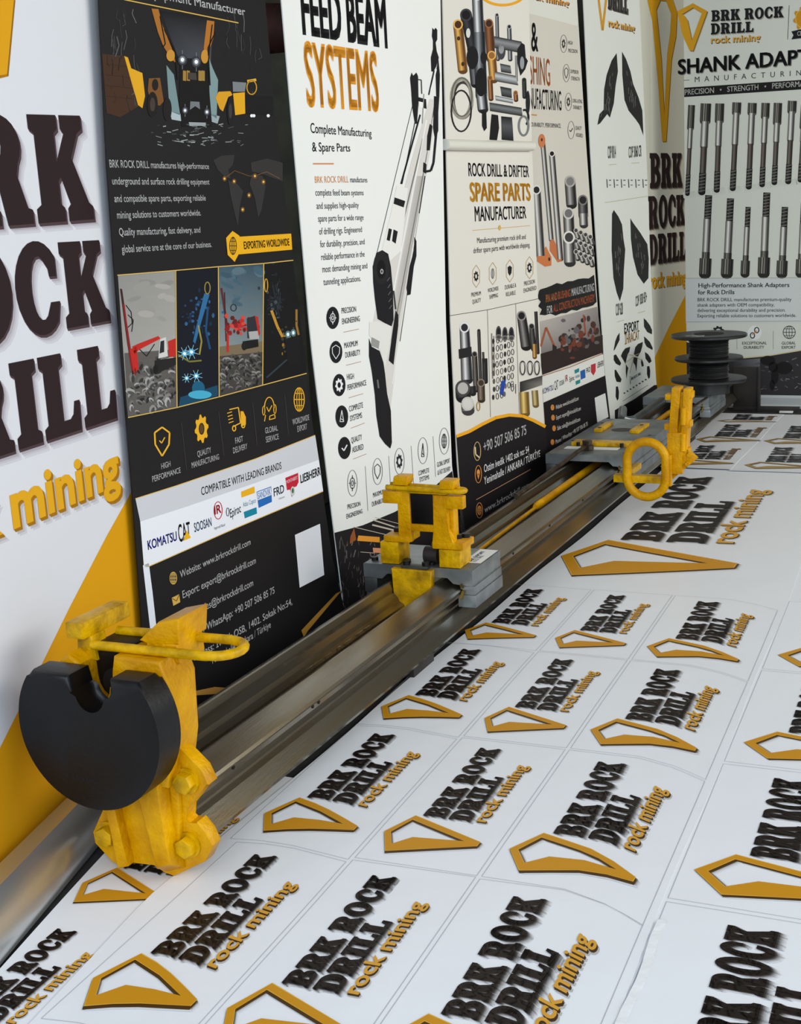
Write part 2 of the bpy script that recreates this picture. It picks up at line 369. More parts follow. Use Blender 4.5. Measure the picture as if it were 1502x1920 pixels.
# its separate silver base case, splayed toward the viewer
bm = bmesh.new(); prof = [(0, 0), (0, .018), (-.02, .052), (-.05, .072), (-.10, .07), (-.12, 0)]
ra = Vector((-1.155, 1.12, 0)); rb = Vector((-1.284, 1.69, 0)); rd = (rb - ra).normalized(); rn = Vector((rd.y, -rd.x, 0))
ra = ra - rd * .5
A = [bm.verts.new(ra + rn * (p[0] + .0) + Vector((0, 0, p[1]))) for p in prof]; Bv = [bm.verts.new(rb + rn * (p[0] * .6) + Vector((0, 0, p[1]))) for p in prof]
bm.faces.new(A); bm.faces.new(Bv[::-1])
for i in range(6): bm.faces.new((A[i], Bv[i], Bv[(i + 1) % 6], A[(i + 1) % 6]))
from_bm('base_case', bm, SILV, t0)

# --- black company banner
p1 = Plane((-1.27764, 1.81954), (-1.28292, 2.6426), 1.08)
t1 = banner('roll_up_banner', 'black banner with tunnel machines, red drill rig photographs and white contact lines', p1,
            [(184, -40), (200, 300), (216, 520), (232, 720), (248, 915), (266, 1167), (287, 1480)],
            [(497, 0), (520, 252), (550, 488), (575, 720), (605, 920), (622, 1040), (645, 1140), (665, 1215)], sheetcol=(26, 24, 26))
ink = Board(p1)
ink.text('Drilling Equipment Manufacturer', 200, -22, 460, 29, 21, 14, (235, 235, 235), 4, bold=.012)
ink.line([(232, -1), (310, 15), (447, 43)], 2, (214, 176, 84), 4)
# tunnel picture
for k in range(46):
    x = random.choice([random.uniform(200, 262), random.uniform(425, 490)]); y = random.uniform(5, 190); g = random.randint(34, 92)
    ink.line([(x, y), (x + random.uniform(-3, 5), y + random.uniform(8, 20)), (x + random.uniform(-4, 6), y + random.uniform(18, 38))], random.uniform(.6, 2), (g, g, g), 2)
ink.grad([(300, 20), (400, 35), (395, 120), (335, 110)], [(20, 20, 22), (22, 22, 24), (74, 76, 82), (60, 62, 68)], 1.5)
ink.poly([(312, 122), (326, 140), (338, 216), (318, 208)], (116, 140, 142), 2); ink.poly([(391, 106), (399, 128), (409, 150), (406, 222), (394, 214)], (124, 148, 150), 2)
ink.poly([(318, 208), (345, 215), (345, 228), (322, 224)], (170, 184, 188), 2); ink.poly([(396, 214), (412, 218), (408, 232), (396, 228)], (150, 164, 168), 2)
ink.poly([(191, 101), (233, 105), (246, 140), (262, 198), (225, 220), (200, 212)], (66, 42, 28), 2)
for k in range(4): ink.line([(198, 120 + k * 20), (245 + k * 3, 126 + k * 20)], .8, (40, 26, 20), 2.5)
ink.poly([(233, 105), (240, 108), (246, 128), (267, 137), (272, 180), (267, 203), (259, 197), (246, 152)], (220, 162, 30), 3)
ink.poly([(279, 147), (300, 146), (307, 190), (300, 198), (284, 196), (277, 170)], (120, 78, 34), 3); ink.ell(291, 159, 6, 11, (30, 26, 24), 4)
ink.ell(286, 196, 10, 24, (26, 24, 24), 4); ink.ell(286, 196, 5, 13, (66, 56, 48), 4.5); ink.ell(314, 205, 8, 22, (28, 26, 26), 4)
ink.poly([(338, 108), (388, 112), (398, 238), (341, 238), (336, 190)], (18, 17, 18), 3)
ink.poly([(284, 16), (297, 17), (305, 48), (322, 90), (330, 118), (322, 112), (306, 86), (296, 60)], (164, 104, 40), 4)
ink.poly([(388, 38), (402, 40), (400, 72), (386, 112), (382, 90)], (176, 110, 40), 4)
for pts in ([(300, 30), (310, 82), (306, 88)], [(308, 55), (328, 95), (333, 150)], [(398, 46), (392, 95), (388, 150)], [(404, 60), (390, 90), (394, 160)]): ink.line(pts, 2.2, (18, 16, 16), 5)
for q in ((320, 104, 8, 11), (384, 106, 7, 13)): ink.ell(*q, (196, 140, 50), 5)
for x in (343, 350, 372, 378): ink.poly([(x, 132), (x + 6, 133), (x + 6, 152), (x, 151)], (156, 124, 60), 5)
ink.poly([(352, 136), (368, 137), (369, 150), (352, 149)], (70, 62, 58), 5); ink.poly([(357, 190), (374, 191), (375, 205), (366, 199), (356, 206)], (112, 118, 122), 5)
ink.poly([(354, 229), (386, 230), (386, 236), (355, 236)], (150, 156, 158), 5)
for x, y, r in ((342, 112, 9), (368, 116, 9), (347, 207, 6), (388, 210, 6)):
    for q, c in ((1, (52, 54, 60)), (.65, (120, 124, 132)), (.35, (250, 252, 255))): ink.ell(x, y, r * q, r * q * 1.2, c, 6 + (1 - q))
    ink.line([(x, y - r * 2), (x, y + r * 2)], .7, (150, 156, 165), 6)
ink.poly([(404, 183), (410, 172), (432, 171), (436, 178), (428, 182), (418, 209), (412, 204)], (214, 154, 32), 4)
ink.poly([(437, 175), (459, 173), (460, 213), (441, 216)], (222, 164, 30), 4); ink.poly([(436, 153), (462, 155), (459, 172), (437, 172)], (120, 126, 130), 4)
ink.poly([(460, 178), (511, 181), (513, 216), (461, 213)], (20, 20, 22), 5); ink.ring(472, 164, 10, 14, 2, (200, 150, 40), 5)
ink.poly([(463, 150), (480, 147), (481, 152), (464, 155)], (214, 166, 60), 5); ink.ell(432, 208, 6, 27, (26, 26, 28), 5); ink.ell(432, 208, 3, 14, (60, 58, 56), 6)
for x in (472, 476, 503): ink.ell(x, 217, 3, 3, (240, 240, 245), 6)
for k in range(70):
    x = random.gauss(365, 40); y = random.uniform(232, 274); g = random.randint(60, 180); L = random.uniform(4, 12)
    ink.line([(x, y), (x + L, y + random.uniform(-3, 3))], random.uniform(.7, 2.2), (g, g + 3, g + 4), 4)
# world map, dim
for pts in ([(400, 300), (415, 292), (440, 290), (436, 310), (428, 318), (432, 335), (420, 330), (408, 318)], [(428, 338), (445, 345), (456, 358), (450, 385), (446, 425), (440, 400), (432, 365)],
            [(470, 305), (500, 297), (530, 305), (530, 340), (508, 332), (490, 325), (472, 322)], [(472, 326), (492, 330), (498, 350), (490, 395), (484, 408), (478, 372), (468, 345)]):
    ink.poly(pts, (50, 48, 48), 2)
for x, y in ((421, 335), (455, 393), (467, 366), (478, 330), (494, 341), (439, 340)): ink.ell(x, y, 4, 5, (104, 74, 34), 3); ink.ell(x, y, 1.8, 2.2, (238, 186, 96), 4)
ink.line([(421, 335), (440, 320), (467, 330), (478, 330)], .8, (130, 92, 44), 3); ink.line([(478, 330), (500, 322), (525, 335)], .8, (130, 92, 44), 3)
WH = (236, 236, 236)
for s_, x0, y0, x1, y1, h0, h1 in (('BRK ROCK DRILL manufactures high-performance', 206, 314, 392, 317, 15, 10.5), ('underground and surface rock drilling equipment', 211, 346, 393, 346, 14.5, 10.5),
    ('and compatible spare parts, exporting reliable', 215, 379, 386, 376, 14.5, 10.5), ('mining solutions to customers worldwide.', 220, 410, 377, 404, 14.5, 11),
    ('Quality manufacturing, fast delivery, and', 224, 442, 376, 436, 14.5, 11), ('global service are at the core of our business.', 229, 474, 397, 463, 14.5, 10.5)):
    ink.text(s_, x0, y0, x1, y1, h0, h1, WH, 3, bold=.006)
ink.poly([(446, 444), (546, 438), (548, 468), (448, 477)], (232, 172, 26), 3)
ink.poly([(424, 446), (436, 433), (449, 442), (452, 468), (440, 491), (427, 478)], (232, 172, 26), 4)
ink.text('EXPORTING WORLDWIDE', 458, 467, 543, 460, 14, 13, (30, 26, 20), 5, bold=.02)
def globe(x, y, rx, ry, col, ly, wd=1.3, bg=None):
    if bg: ink.ell(x, y, rx, ry, bg, ly - .5)
    ink.ring(x, y, rx, ry, wd, col, ly, 20); ink.ring(x, y, rx * .5, ry, wd * .8, col, ly, 18, wy=wd)
    ink.line([(x, y - ry), (x, y + ry)], wd * .8, col, ly); ink.line([(x - rx, y), (x + rx, y)], wd, col, ly)
    for q in (-.5, .5): ink.line([(x - rx * .85, y + ry * q), (x + rx * .85, y + ry * q)], wd * .8, col, ly)
def gear(x, y, rx, ry, col, ly, hole=None):
    pts = []
    for k in range(32):
        a = 2 * math.pi * (k + .5) / 32; f = 1 if (k // 2) % 2 else .78; pts.append((x + rx * f * math.cos(a), y + ry * f * math.sin(a)))
    ink.poly(pts, col, ly, holes=[[(x + rx * .42 * math.cos(a), y + ry * .42 * math.sin(a)) for a in [2 * math.pi * k / 12 for k in range(12)]]])
def shield(x, y, rx, ry, col, ly, wd=2.0):
    pts = [(x, y - ry), (x + rx, y - ry * .62), (x + rx * .92, y + ry * .2), (x, y + ry), (x - rx * .92, y + ry * .2), (x - rx, y - ry * .62)]
    ink.line(pts + [pts[0]], wd, col, ly)
def tick(x, y, r, col, ly, wd=1.6): ink.line([(x - r, y), (x - r * .2, y + r), (x + r, y - r * 1.2)], wd, col, ly)
def target(x, y, rx, ry, col, ly, wd=1.2):
    ink.ring(x, y, rx, ry, wd, col, ly, 18); ink.ring(x, y, rx * .5, ry * .5, wd, col, ly, 14)
    for a, b in ((0, 1), (0, -1), (1, 0), (-1, 0)): ink.line([(x + a * rx * .7, y + b * ry * .7), (x + a * rx * 1.35, y + b * ry * 1.35)], wd, col, ly)
def derrick(x, y, rx, ry, col, ly, wd=1.2): ink.line([(x, y - ry), (x - rx * .7, y + ry * .8), (x + rx * .7, y + ry * .8), (x, y - ry)], wd, col, ly); ink.line([(x - rx * .5, y + ry * .3), (x + rx * .6, y + ry * .6)], wd, col, ly)
globe(437, 461, 7, 17, (40, 32, 20), 5)
# four photographs
Q = [[(221, 516), (329, 508), (331, 765), (240, 783)], [(331, 508), (409, 500), (410, 744), (333, 764)], [(411, 500), (494, 494), (492, 722), (412, 743)], [(496, 494), (549, 488), (575, 700), (494, 721)]]
for q, c in zip(Q, (((140, 138, 134), (150, 148, 142), (176, 172, 166), (168, 164, 160)), ((16, 20, 30),) * 4, ((62, 88, 104), (52, 74, 88), (140, 150, 150), (160, 164, 160)), ((16, 16, 18),) * 4)): ink.grad(q, c, 1.5)
for k in range(16):
    x, y = random.uniform(418, 486), random.uniform(505, 570); ink.ell(x, y, random.uniform(6, 15), random.uniform(3, 8), random.choice([(66, 94, 108), (76, 102, 114), (58, 84, 98), (88, 110, 120)]), 1.8 + k * .002, 10, random.uniform(-.8, .8))
for k in range(12): ink.ell(random.uniform(235, 320), random.uniform(525, 600), random.uniform(8, 18), random.uniform(4, 8), random.choice([(150, 147, 142), (166, 162, 156), (138, 136, 132)]), 1.8 + k * .002, 10, random.uniform(-.4, .4))
ink.poly([(233, 662), (330, 655), (331, 765), (240, 783)], (92, 88, 84), 2); ink.rocks([(236, 680), (329, 668), (329, 760), (243, 776)], 110, 8, 70, 172, 2.2)
ink.poly([(412, 662), (492, 655), (492, 722), (412, 743)], (66, 62, 60), 2); ink.rocks([(414, 672), (490, 664), (490, 718), (414, 736)], 110, 6, 58, 150, 2.2); ink.poly([(412, 650), (492, 640), (492, 660), (412, 668)], (120, 104, 80), 2.1)
RED = (188, 40, 34); RED2 = (140, 28, 28)
ink.poly([(225, 541), (229, 542), (252, 700), (248, 704), (238, 640)], (60, 30, 32), 3); ink.line([(232, 570), (248, 695)], 3.2, RED2, 3.2)
ink.poly([(248, 650), (258, 645), (297, 630), (301, 635), (262, 655), (252, 664)], RED, 3.4); ink.poly([(243, 655), (256, 650), (260, 692), (251, 700)], RED, 3.4); ink.line([(253, 690), (254, 704)], 2.5, RED2, 3.4)
ink.poly([(300, 636), (311, 632), (315, 668), (297, 672)], (206, 204, 200), 3.5); ink.poly([(301, 640), (308, 638), (308, 660), (299, 663)], (40, 42, 46), 3.7)
ink.poly([(315, 640), (330, 634), (330, 668), (317, 670)], RED, 3.5); ink.poly([(290, 676), (330, 670), (330, 684), (300, 698), (290, 692)], (34, 32, 32), 3.4); ink.ell(292, 693, 5, 9, (24, 24, 24), 3.8)
for pts in ([(236, 572), (246, 585), (248, 606), (240, 614)], [(240, 590), (250, 600), (247, 622)], [(262, 655), (275, 668), (290, 645)]): ink.line(pts, 1.6, (24, 22, 22), 3.6)
# blue night rig
for k in range(60):
    a = random.uniform(0, 1); ink.ell(372 + random.gauss(0, 14), 560 + a * 60 + random.gauss(0, 12), random.uniform(1, 4), random.uniform(1, 5), random.choice([(30, 62, 96), (44, 92, 136), (22, 42, 66)]), 2 + k * .002, 6)
ink.poly([(383, 550), (393, 552), (378, 602), (366, 645), (362, 640), (372, 596)], (46, 104, 150), 3); ink.line([(390, 575), (386, 620), (394, 655)], 4, (28, 70, 108), 2.9)
ink.ring(389, 540, 6, 12, 2, (150, 130, 60), 3.2); ink.line([(372, 610), (378, 640), (374, 665)], 3, (150, 136, 60), 3.2)
ink.poly([(338, 745), (408, 722), (409, 742), (335, 763)], (22, 70, 96), 2.4); ink.ell(375, 740, 22, 8, (70, 168, 200), 2.6); ink.ell(372, 728, 12, 14, (26, 92, 124), 2.5)
ink.line([(334, 665), (355, 678), (378, 676)], 3, (120, 116, 50), 3)
for x, y, r in ((346, 663, 13), (359, 660, 14), (350, 709, 9), (368, 705, 12)):
    ink.ell(x, y, r * .45, r * .45, (60, 150, 190), 3.6); ink.ell(x, y, r * .22, r * .22, (240, 252, 255), 4)
    for k in range(4): a = k * math.pi / 4 + .3; ink.line([(x - r * math.cos(a), y - r * math.sin(a)), (x + r * math.cos(a), y + r * math.sin(a))], .8, (150, 210, 230), 3.8)
# red rig 2
ink.line([(415, 540), (428, 625)], 4, (90, 40, 40), 3); ink.line([(421, 548), (424, 640)], 2, (60, 26, 28), 3.2)
for k in range(44): ink.ell(random.gauss(443, 12), random.gauss(610, 9), random.uniform(2, 5), random.uniform(2, 6), random.choice([RED, RED2, (210, 70, 60), (96, 30, 30)]), 3.2 + k * .002, 6)
ink.ring(438, 577, 6, 7, 1.6, (40, 36, 38), 3.6); ink.line([(427, 625), (427, 660)], 4.5, RED, 3.3)
ink.poly([(463, 597), (478, 592), (487, 612), (486, 636), (464, 634)], (44, 46, 50), 3.5); ink.poly([(466, 622), (486, 620), (486, 636), (468, 636)], (170, 168, 166), 3.6); ink.poly([(478, 592), (484, 594), (488, 626), (485, 630)], RED, 3.7)
ink.poly([(455, 640), (484, 636), (485, 650), (456, 656)], (24, 22, 24), 3.4); ink.ell(458, 649, 5, 8, (30, 28, 28), 3.6)
# gold rig in tunnel
for k in range(26): ink.line([(random.uniform(500, 530), random.uniform(520, 580)), (random.uniform(505, 530), random.uniform(540, 600))], 1, random.choice([(52, 60, 66), (36, 40, 46)]), 2)
ink.line([(509, 582), (520, 612), (530, 632)], 5, (190, 140, 50), 3); ink.line([(556, 580), (556, 610), (560, 628)], 4, (150, 110, 46), 3); ink.ring(499, 535, 4, 13, 2, (196, 150, 50), 3)
for x, y in ((540, 627), (550, 624)): ink.ell(x, y, 5, 7, (90, 120, 124), 3.4); ink.ell(x, y, 2.5, 3.5, (225, 245, 250), 3.8)
ink.poly([(534, 636), (562, 630), (562, 680), (540, 686)], (20, 20, 22), 3.2)
for k in range(40): ink.ell(random.gauss(541, 12), random.gauss(640, 12), random.uniform(1, 3), random.uniform(1, 4), random.choice([(150, 112, 40), (60, 54, 44), (90, 96, 92), (34, 34, 36)]), 3.0 + k * .002, 6)
for k in range(30): ink.ell(random.gauss(516, 10), random.gauss(560, 22), random.uniform(1, 4), random.uniform(1, 4), random.choice([(40, 46, 52), (64, 74, 80), (28, 30, 34)]), 2.1 + k * .002, 6)
ink.line([(500, 708), (536, 676), (560, 668)], 3, (48, 60, 66), 2.6)
GL_ = (218, 180, 92)
for pts in ([(220, 516), (330, 507), (410, 500), (494, 494), (550, 488)], [(240, 783), (332, 764), (411, 744), (493, 722), (575, 700)], [(329.5, 508), (332, 765)], [(409.5, 500), (411, 744)], [(494.5, 494), (492.5, 722)]): ink.line(pts, 1.7, GL_, 5)
shield(304, 828, 14, 27, (232, 176, 46), 3, 3); tick(304, 826, 5, (232, 176, 46), 3, 2)
gear(378, 804, 13, 27, (232, 172, 36), 3); ink.ell(378, 804, 4, 9, (90, 66, 34), 3)
ink.line([(430, 768), (447, 764), (451, 793), (437, 800)], 2, (232, 176, 46), 3); ink.poly([(451, 771), (456, 771), (461, 782), (461, 796), (452, 800)], (232, 172, 36), 3)
for k in range(4): ink.line([(426 + k, 775 + k * 6), (435 + k, 772 + k * 6)], 1.6, (232, 176, 46), 3)
ink.ring(439, 803, 4, 6, 2, (232, 176, 46), 3.5); ink.ring(456, 797, 4, 6, 2, (232, 176, 46), 3.5)
ink.ring(505, 765, 10, 21, 1.8, (232, 176, 46), 3, a0=math.pi, a1=2 * math.pi); ink.ring(494.5, 770, 3, 9, 1.5, (232, 176, 46), 3); ink.ring(515.5, 767, 3, 9, 1.5, (232, 176, 46), 3)
ink.line([(500, 763), (504, 772), (510, 760)], 1.6, (232, 176, 46), 3); ink.line([(498, 778), (496, 790)], 1.6, (232, 176, 46), 3); ink.line([(505, 787), (516, 784), (515, 777), (506, 780), (505, 787)], 1.6, (232, 176, 46), 3)
globe(561, 749, 10.5, 23, (232, 176, 46), 3, 1.8)
for s_, x0, y0, x1, y1 in (('HIGH', 303, 880, 320, 874), ('PERFORMANCE', 286, 904, 339, 886), ('QUALITY', 370.5, 857, 396, 848), ('MANUFACTURING', 360, 878, 411, 861), ('FAST', 441.6, 832, 456, 827), ('DELIVERY', 437.6, 850.5, 464, 841),
    ('GLOBAL', 497.5, 813, 521, 807), ('SERVICE', 499, 830, 523, 823), ('WORLDWIDE', 549, 797, 580, 787), ('EXPORT', 558, 810, 576, 804)): ink.text(s_, x0, y0, x1, y1, 11, 10, WH, 3, bold=.004)
for pts in ([(340, 792), (350, 881)], [(410, 772), (420, 855)], [(474, 755), (482, 835)], [(534, 740), (541, 815)]): ink.line(pts, .8, (70, 66, 66), 3)
ink.poly([(254, 935), (330, 911), (480, 860), (591, 816), (598, 862), (480, 905), (350, 950), (263, 978)], (204, 205, 210), 2)
ink.poly([(263, 978), (350, 950), (480, 905), (598, 862), (606, 921), (440, 991), (277, 1063), (270, 1064)], (232, 234, 240), 2)
ink.poly([(268, 1060), (279, 1056), (286, 1110), (296, 1200), (284, 1200)], (226, 230, 238), 2)
ink.line([(254, 935), (330, 911), (480, 860), (591, 816)], 1.5, GL_, 3); ink.line([(277, 1063), (440, 991), (606, 921)], 1.5, GL_, 3)
ink.text('COMPATIBLE WITH LEADING BRANDS', 378, 929, 528, 879, 15, 13, (28, 26, 30), 3, bold=.01)
ink.text('KOMATSU', 278, 1031, 332, 1013, 17, 17, (24, 32, 130), 3, bold=.03); ink.text('CAT', 336, 1017, 358, 1008, 33, 30, (22, 20, 22), 3, bold=.02)
ink.poly([(344, 1014), (350, 994), (358, 1008)], (236, 176, 20), 4); ink.text('SOOSAN', 365, 998, 397, 986, 17, 16, (34, 74, 112), 3, bold=.02)
ink.ring(409, 957, 8.5, 17, 1.6, (190, 28, 44), 3); ink.text('IR', 403, 965, 415, 961, 16, 16, (190, 28, 44), 3.5, bold=.03); ink.text('Ingersoll Rand', 402, 993, 422, 986, 5, 5, (30, 30, 34), 3)
ink.ring(427, 960, 3.6, 9, 1.6, (40, 44, 50), 3, 6); ink.text('Epiroc', 432, 971, 452, 960, 16, 16, (40, 44, 50), 3, bold=.015)
ink.poly([(452, 922), (477, 912), (478, 924), (453, 933)], (234, 174, 26), 3); ink.poly([(457, 960), (481, 951), (482, 963), (459, 972)], (20, 130, 156), 3); ink.text('Atlas Copco', 456, 951, 480, 942, 9, 9, (26, 126, 150), 3)
ink.poly([(481, 922), (508.5, 912), (510, 941), (485, 952.5)], (36, 104, 180), 3); ink.poly([(482, 923), (507.5, 914), (509, 928), (483.5, 938)], (226, 232, 240), 4); ink.text('SANDVIK', 484, 936, 508, 927, 12, 12, (30, 90, 170), 5)
ink.text('FRD', 514, 931, 533, 923, 15, 15, (40, 50, 84), 3, bold=.025); ink.text('FURUKAWA', 523, 937, 534, 933, 3, 3, (90, 90, 100), 3)
ink.poly([(535, 896), (559, 886.5), (560, 904), (556, 912), (550, 914), (551, 926), (547, 932), (544, 918), (538, 919)], (192, 34, 56), 3); ink.text('MONTABERT', 537, 907, 558, 898, 6, 6, (240, 210, 215), 4); ink.ell(549, 921, 4, 9, (200, 206, 200), 4); ink.ell(549, 920, 2, 5, (60, 110, 70), 4.5)
ink.text('LIEBHERR', 564, 906, 601, 890, 15, 15, (22, 22, 24), 3, bold=.04)
globe(325, 1084, 7, 12, (220, 180, 90), 3); ink.poly([(322, 1121), (336, 1114), (338, 1129), (325, 1136)], (206, 168, 80), 3); ink.line([(323, 1122), (331, 1127), (336, 1115)], 1, (60, 46, 24), 4)
ink.ring(343, 1243, 5, 8, 2, (220, 180, 90), 3)
for s_, x0, y0, x1, y1, h0, h1 in (('Website: www.brkrockdrill.com', 338, 1084, 470, 1021, 13.5, 11.5), ('Export: export@brkrockdrill.com', 343, 1122, 480, 1056, 14, 12), ('Sales: sales@brkrockdrill.com', 348, 1163, 475, 1098, 14, 12.5),
    ('Phone / WhatsApp: +90 507 506 85 75', 350, 1203, 515, 1112, 14.5, 12.5), ('Address: İvedik OSB, 1402. Sokak No:54,', 357, 1243, 548, 1133, 14.5, 12), ('Yenimahalle / Ankara / Türkiye', 396, 1246, 508, 1176, 14, 12)): ink.text(s_, x0, y0, x1, y1, h0, h1, WH, 3, bold=.004)
ink.poly([(553, 1003), (600, 982), (608, 1078), (562, 1102)], (228, 230, 236), 3)
ink.poly([(335, 1302), (403, 1288), (430, 1290), (420, 1300), (337, 1306)], (200, 148, 70), 3); ink.poly([(565, 1182), (630, 1113), (640, 1108), (578, 1182), (570, 1195)], (206, 150, 60), 3)
ink.build('printed_graphics', PRINT, t1)

# --- white feed beam banner
p2 = Plane((-1.2955, 2.6532), (-1.2355, 3.2898), 1.08)
t2 = banner('roll_up_banner', 'white banner with black and orange heading and a tall grey drilling feed beam picture', p2,
            [(528, 0), (583, 638), (593, 720), (627, 998), (654, 1211)], [(826, 0), (836, 600), (848, 883), (866, 1010), (880, 1085)], sheetcol=(232, 232, 228))
ink = Board(p2); K = (26, 24, 28); OR = (226, 152, 40)
ink.text('FEED BEAM', 569, 62, 726, 88, 92, 92, K, 3, bold=.05); ink.text('SYSTEMS', 577, 197, 711, 207, 119, 108, OR, 3, bold=.035)
ink.text('Complete Manufacturing', 583, 249, 697, 257, 19, 14, K, 3, bold=.008); ink.text('& Spare Parts', 586, 284, 657, 284, 18, 14, K, 3, bold=.008); ink.line([(587, 307), (626, 307)], 2.6, (206, 136, 84), 3)
for s_, x0, y0, x1, y1, h0, h1, c in (('BRK ROCK DRILL', 591, 343, 654, 342, 12.5, 12, (206, 136, 70)), ('manufactures', 657, 342, 689, 342, 11, 10, K), ('complete feed beam systems', 592, 367, 682, 366, 13, 10, K), ('and supplies high-quality', 594, 392, 673, 389, 13, 10, K),
    ('spare parts for a wide range', 597, 416, 682, 412, 13, 10, K), ('of drilling rigs. Engineered', 599, 440, 679, 435, 13, 10.5, K), ('for durability, precision, and', 601, 464, 684, 458, 13, 10.5, K), ('reliable performance in the', 603, 488, 684, 481, 13, 10.5, K),
    ('most demanding mining and', 605, 511, 689, 503, 13, 10.5, K), ('tunneling applications.', 607, 535, 677, 527, 13, 10.5, K)): ink.text(s_, x0, y0, x1, y1, h0, h1, c, 3)
# feed beam picture
WT = (236, 236, 232); GR = (150, 148, 144)
ink.poly([(806, 185), (822, 190), (748, 640), (731, 776), (700, 600), (728, 470), (772, 300)], (214, 210, 204), 2)
ink.grad([(782, 330), (797, 330), (741, 640), (724, 640)], [(190, 186, 180), (168, 164, 158), (176, 172, 166), (200, 196, 190)], 2.3)
for a, b, wd, c in (((800, 225), (722, 630), 2, WT), ((793, 260), (750, 440), 2.6, (120, 118, 114)), ((806, 260), (742, 600), 1.6, (110, 108, 104)), ((814, 200), (750, 640), 1.6, (90, 88, 86)), ((788, 215), (752, 345), 3.2, K), ((779, 225), (754, 345), 1.6, K), ((812, 220), (736, 720), 1.4, WT)): ink.line([a, b], wd, c, 2.6)
ink.poly([(744, 348), (765, 353), (752, 470), (720, 500), (716, 470), (733, 400)], (230, 228, 222), 3); ink.poly([(740, 370), (760, 377), (757, 389), (738, 382)], K, 3.5)
for q in ([(729, 428), (735, 430), (731, 452), (725, 450)], [(738, 430), (746, 434), (742, 457), (735, 452)]): ink.poly(q, K, 3.5)
ink.poly([(811, 52), (814, 56), (817, 52), (820, 56), (820, 74), (817, 80), (819, 96), (823, 108), (818, 125), (813, 134), (809, 134), (808, 108), (812, 92), (812, 76), (810, 68)], K, 4)
ink.poly([(822, 108), (825, 140), (824, 180), (821, 225), (818, 180), (817, 140)], K, 3.6); ink.line([(814, 132), (804, 178)], 2.5, K, 3.6); ink.line([(818, 130), (808, 170)], 2.5, WT, 3.7)
ink.poly([(769, 146), (772, 136), (775, 142), (781, 136), (784, 143), (785, 190), (782, 232), (778, 232), (773, 200), (771, 168)], K, 4); ink.line([(784, 149), (790, 150), (791, 176)], 2, (60, 58, 58), 4)
ink.poly([(784, 182), (799, 186), (800, 204), (786, 200)], K, 4); ink.poly([(785, 190), (794, 192), (794, 203), (786, 202)], WT, 4.2); ink.line([(795, 176), (792, 232)], 1.6, GR, 4.3)
ink.line([(775, 192), (707, 474)], 1, (46, 44, 44), 3.4)
for q in ([(806, 232), (811, 236), (806, 282), (800, 282), (801, 255)], [(814, 180), (822, 182), (822, 245), (816, 262), (812, 240)]): ink.poly(q, K, 3.8)
ink.line([(818, 250), (813, 305), (808, 320), (796, 322)], 4.4, K, 4); ink.poly([(794, 304), (800, 308), (799, 326), (793, 322)], K, 4.1); ink.line([(797, 330), (786, 400)], 2, K, 3.8)
ink.poly([(777, 444), (781, 452), (781, 480), (776, 500), (770, 552), (764, 554), (762, 540), (768, 500), (776, 470)], K, 4)
ink.poly([(699, 500), (706, 474), (717, 469), (728, 476), (733, 500), (737, 545), (738, 600), (734, 612), (722, 606), (708, 598), (703, 560), (700, 530)], K, 4.4)
ink.ell(715, 502, 15, 31, (34, 33, 35), 4.6); ink.ell(715, 505, 8, 18, (14, 14, 15), 4.8); ink.ell(716, 509, 3, 5, (170, 170, 168), 5); ink.ell(716, 509, 1.4, 2.6, (20, 20, 20), 5.2)
for k in range(5): ink.line([(726 + k, 527 + k * 13), (731 + k, 520 + k * 13)], 1.4, (96, 94, 94), 5)
ink.poly([(742, 582), (747, 590), (747, 610), (738, 684), (729, 676), (735, 630)], K, 4.4); ink.line([(738, 545), (742, 580)], 3, (60, 58, 58), 4.3)
ink.poly([(693, 604), (706, 602), (735, 610), (734, 628), (722, 690), (712, 655), (692, 628)], (224, 222, 216), 4); ink.poly([(697, 632), (712, 640), (710, 654), (696, 648)], GR, 4.2)
ink.poly([(692, 634), (697, 650), (712, 658), (719, 680), (722, 700), (726, 738), (733, 770), (735, 830), (732, 841), (722, 832), (712, 818), (706, 780), (703, 740), (697, 695), (692, 668)], K, 4.6); ink.line([(708, 712), (710, 728)], 3, (110, 108, 106), 4.8)
ICY = [(624, 596), (630, 660), (636, 722), (641, 781), (646, 840)]
for i, (x, y) in enumerate(ICY):
    ink.ell(x, y, 12, 21, K, 3); c = (230, 230, 230)
    (lambda: (target(x, y, 6, 11, c, 4), shield(x, y, 7, 13, c, 4, 1.2), gear(x, y, 7.5, 13, c, 4), derrick(x, y, 5, 12, c, 4), tick(x, y, 5, c, 4, 2.2))[0])() if False else None
    if i == 0: target(x, y, 5, 9, c, 4)
    if i == 1: shield(x, y, 7, 13, c, 4, 1.2)
    if i == 2: gear(x, y, 7.5, 13, c, 4)
    if i == 3: derrick(x, y, 5, 12, c, 4)
    if i == 4: tick(x, y, 5, c, 4, 2.2)
for s_, x0, y0, x1, y1 in (('PRECISION', 641, 588, 668, 584), ('ENGINEERING', 642, 608, 675, 602), ('MAXIMUM', 646, 653, 671, 648), ('DURABILITY', 648, 671, 676, 665), ('HIGH', 651, 712, 664, 710), ('PERFORMANCE', 652, 732, 687, 722), ('COMPLETE', 655, 772, 681, 764), ('SYSTEMS', 657, 790, 679, 783), ('QUALITY', 659, 831, 679, 824), ('ASSURED', 661, 849, 682, 842)): ink.text(s_, x0, y0, x1, y1, 10.5, 10, (50, 48, 52), 3, bold=.006)
for a, b in (((644, 623), (673, 617)), ((649, 685), (677, 678)), ((654, 746), (681, 738)), ((658, 803), (684, 793)), ((662, 861), (687, 851))): ink.line([a, b], 1, (170, 134, 104), 3)
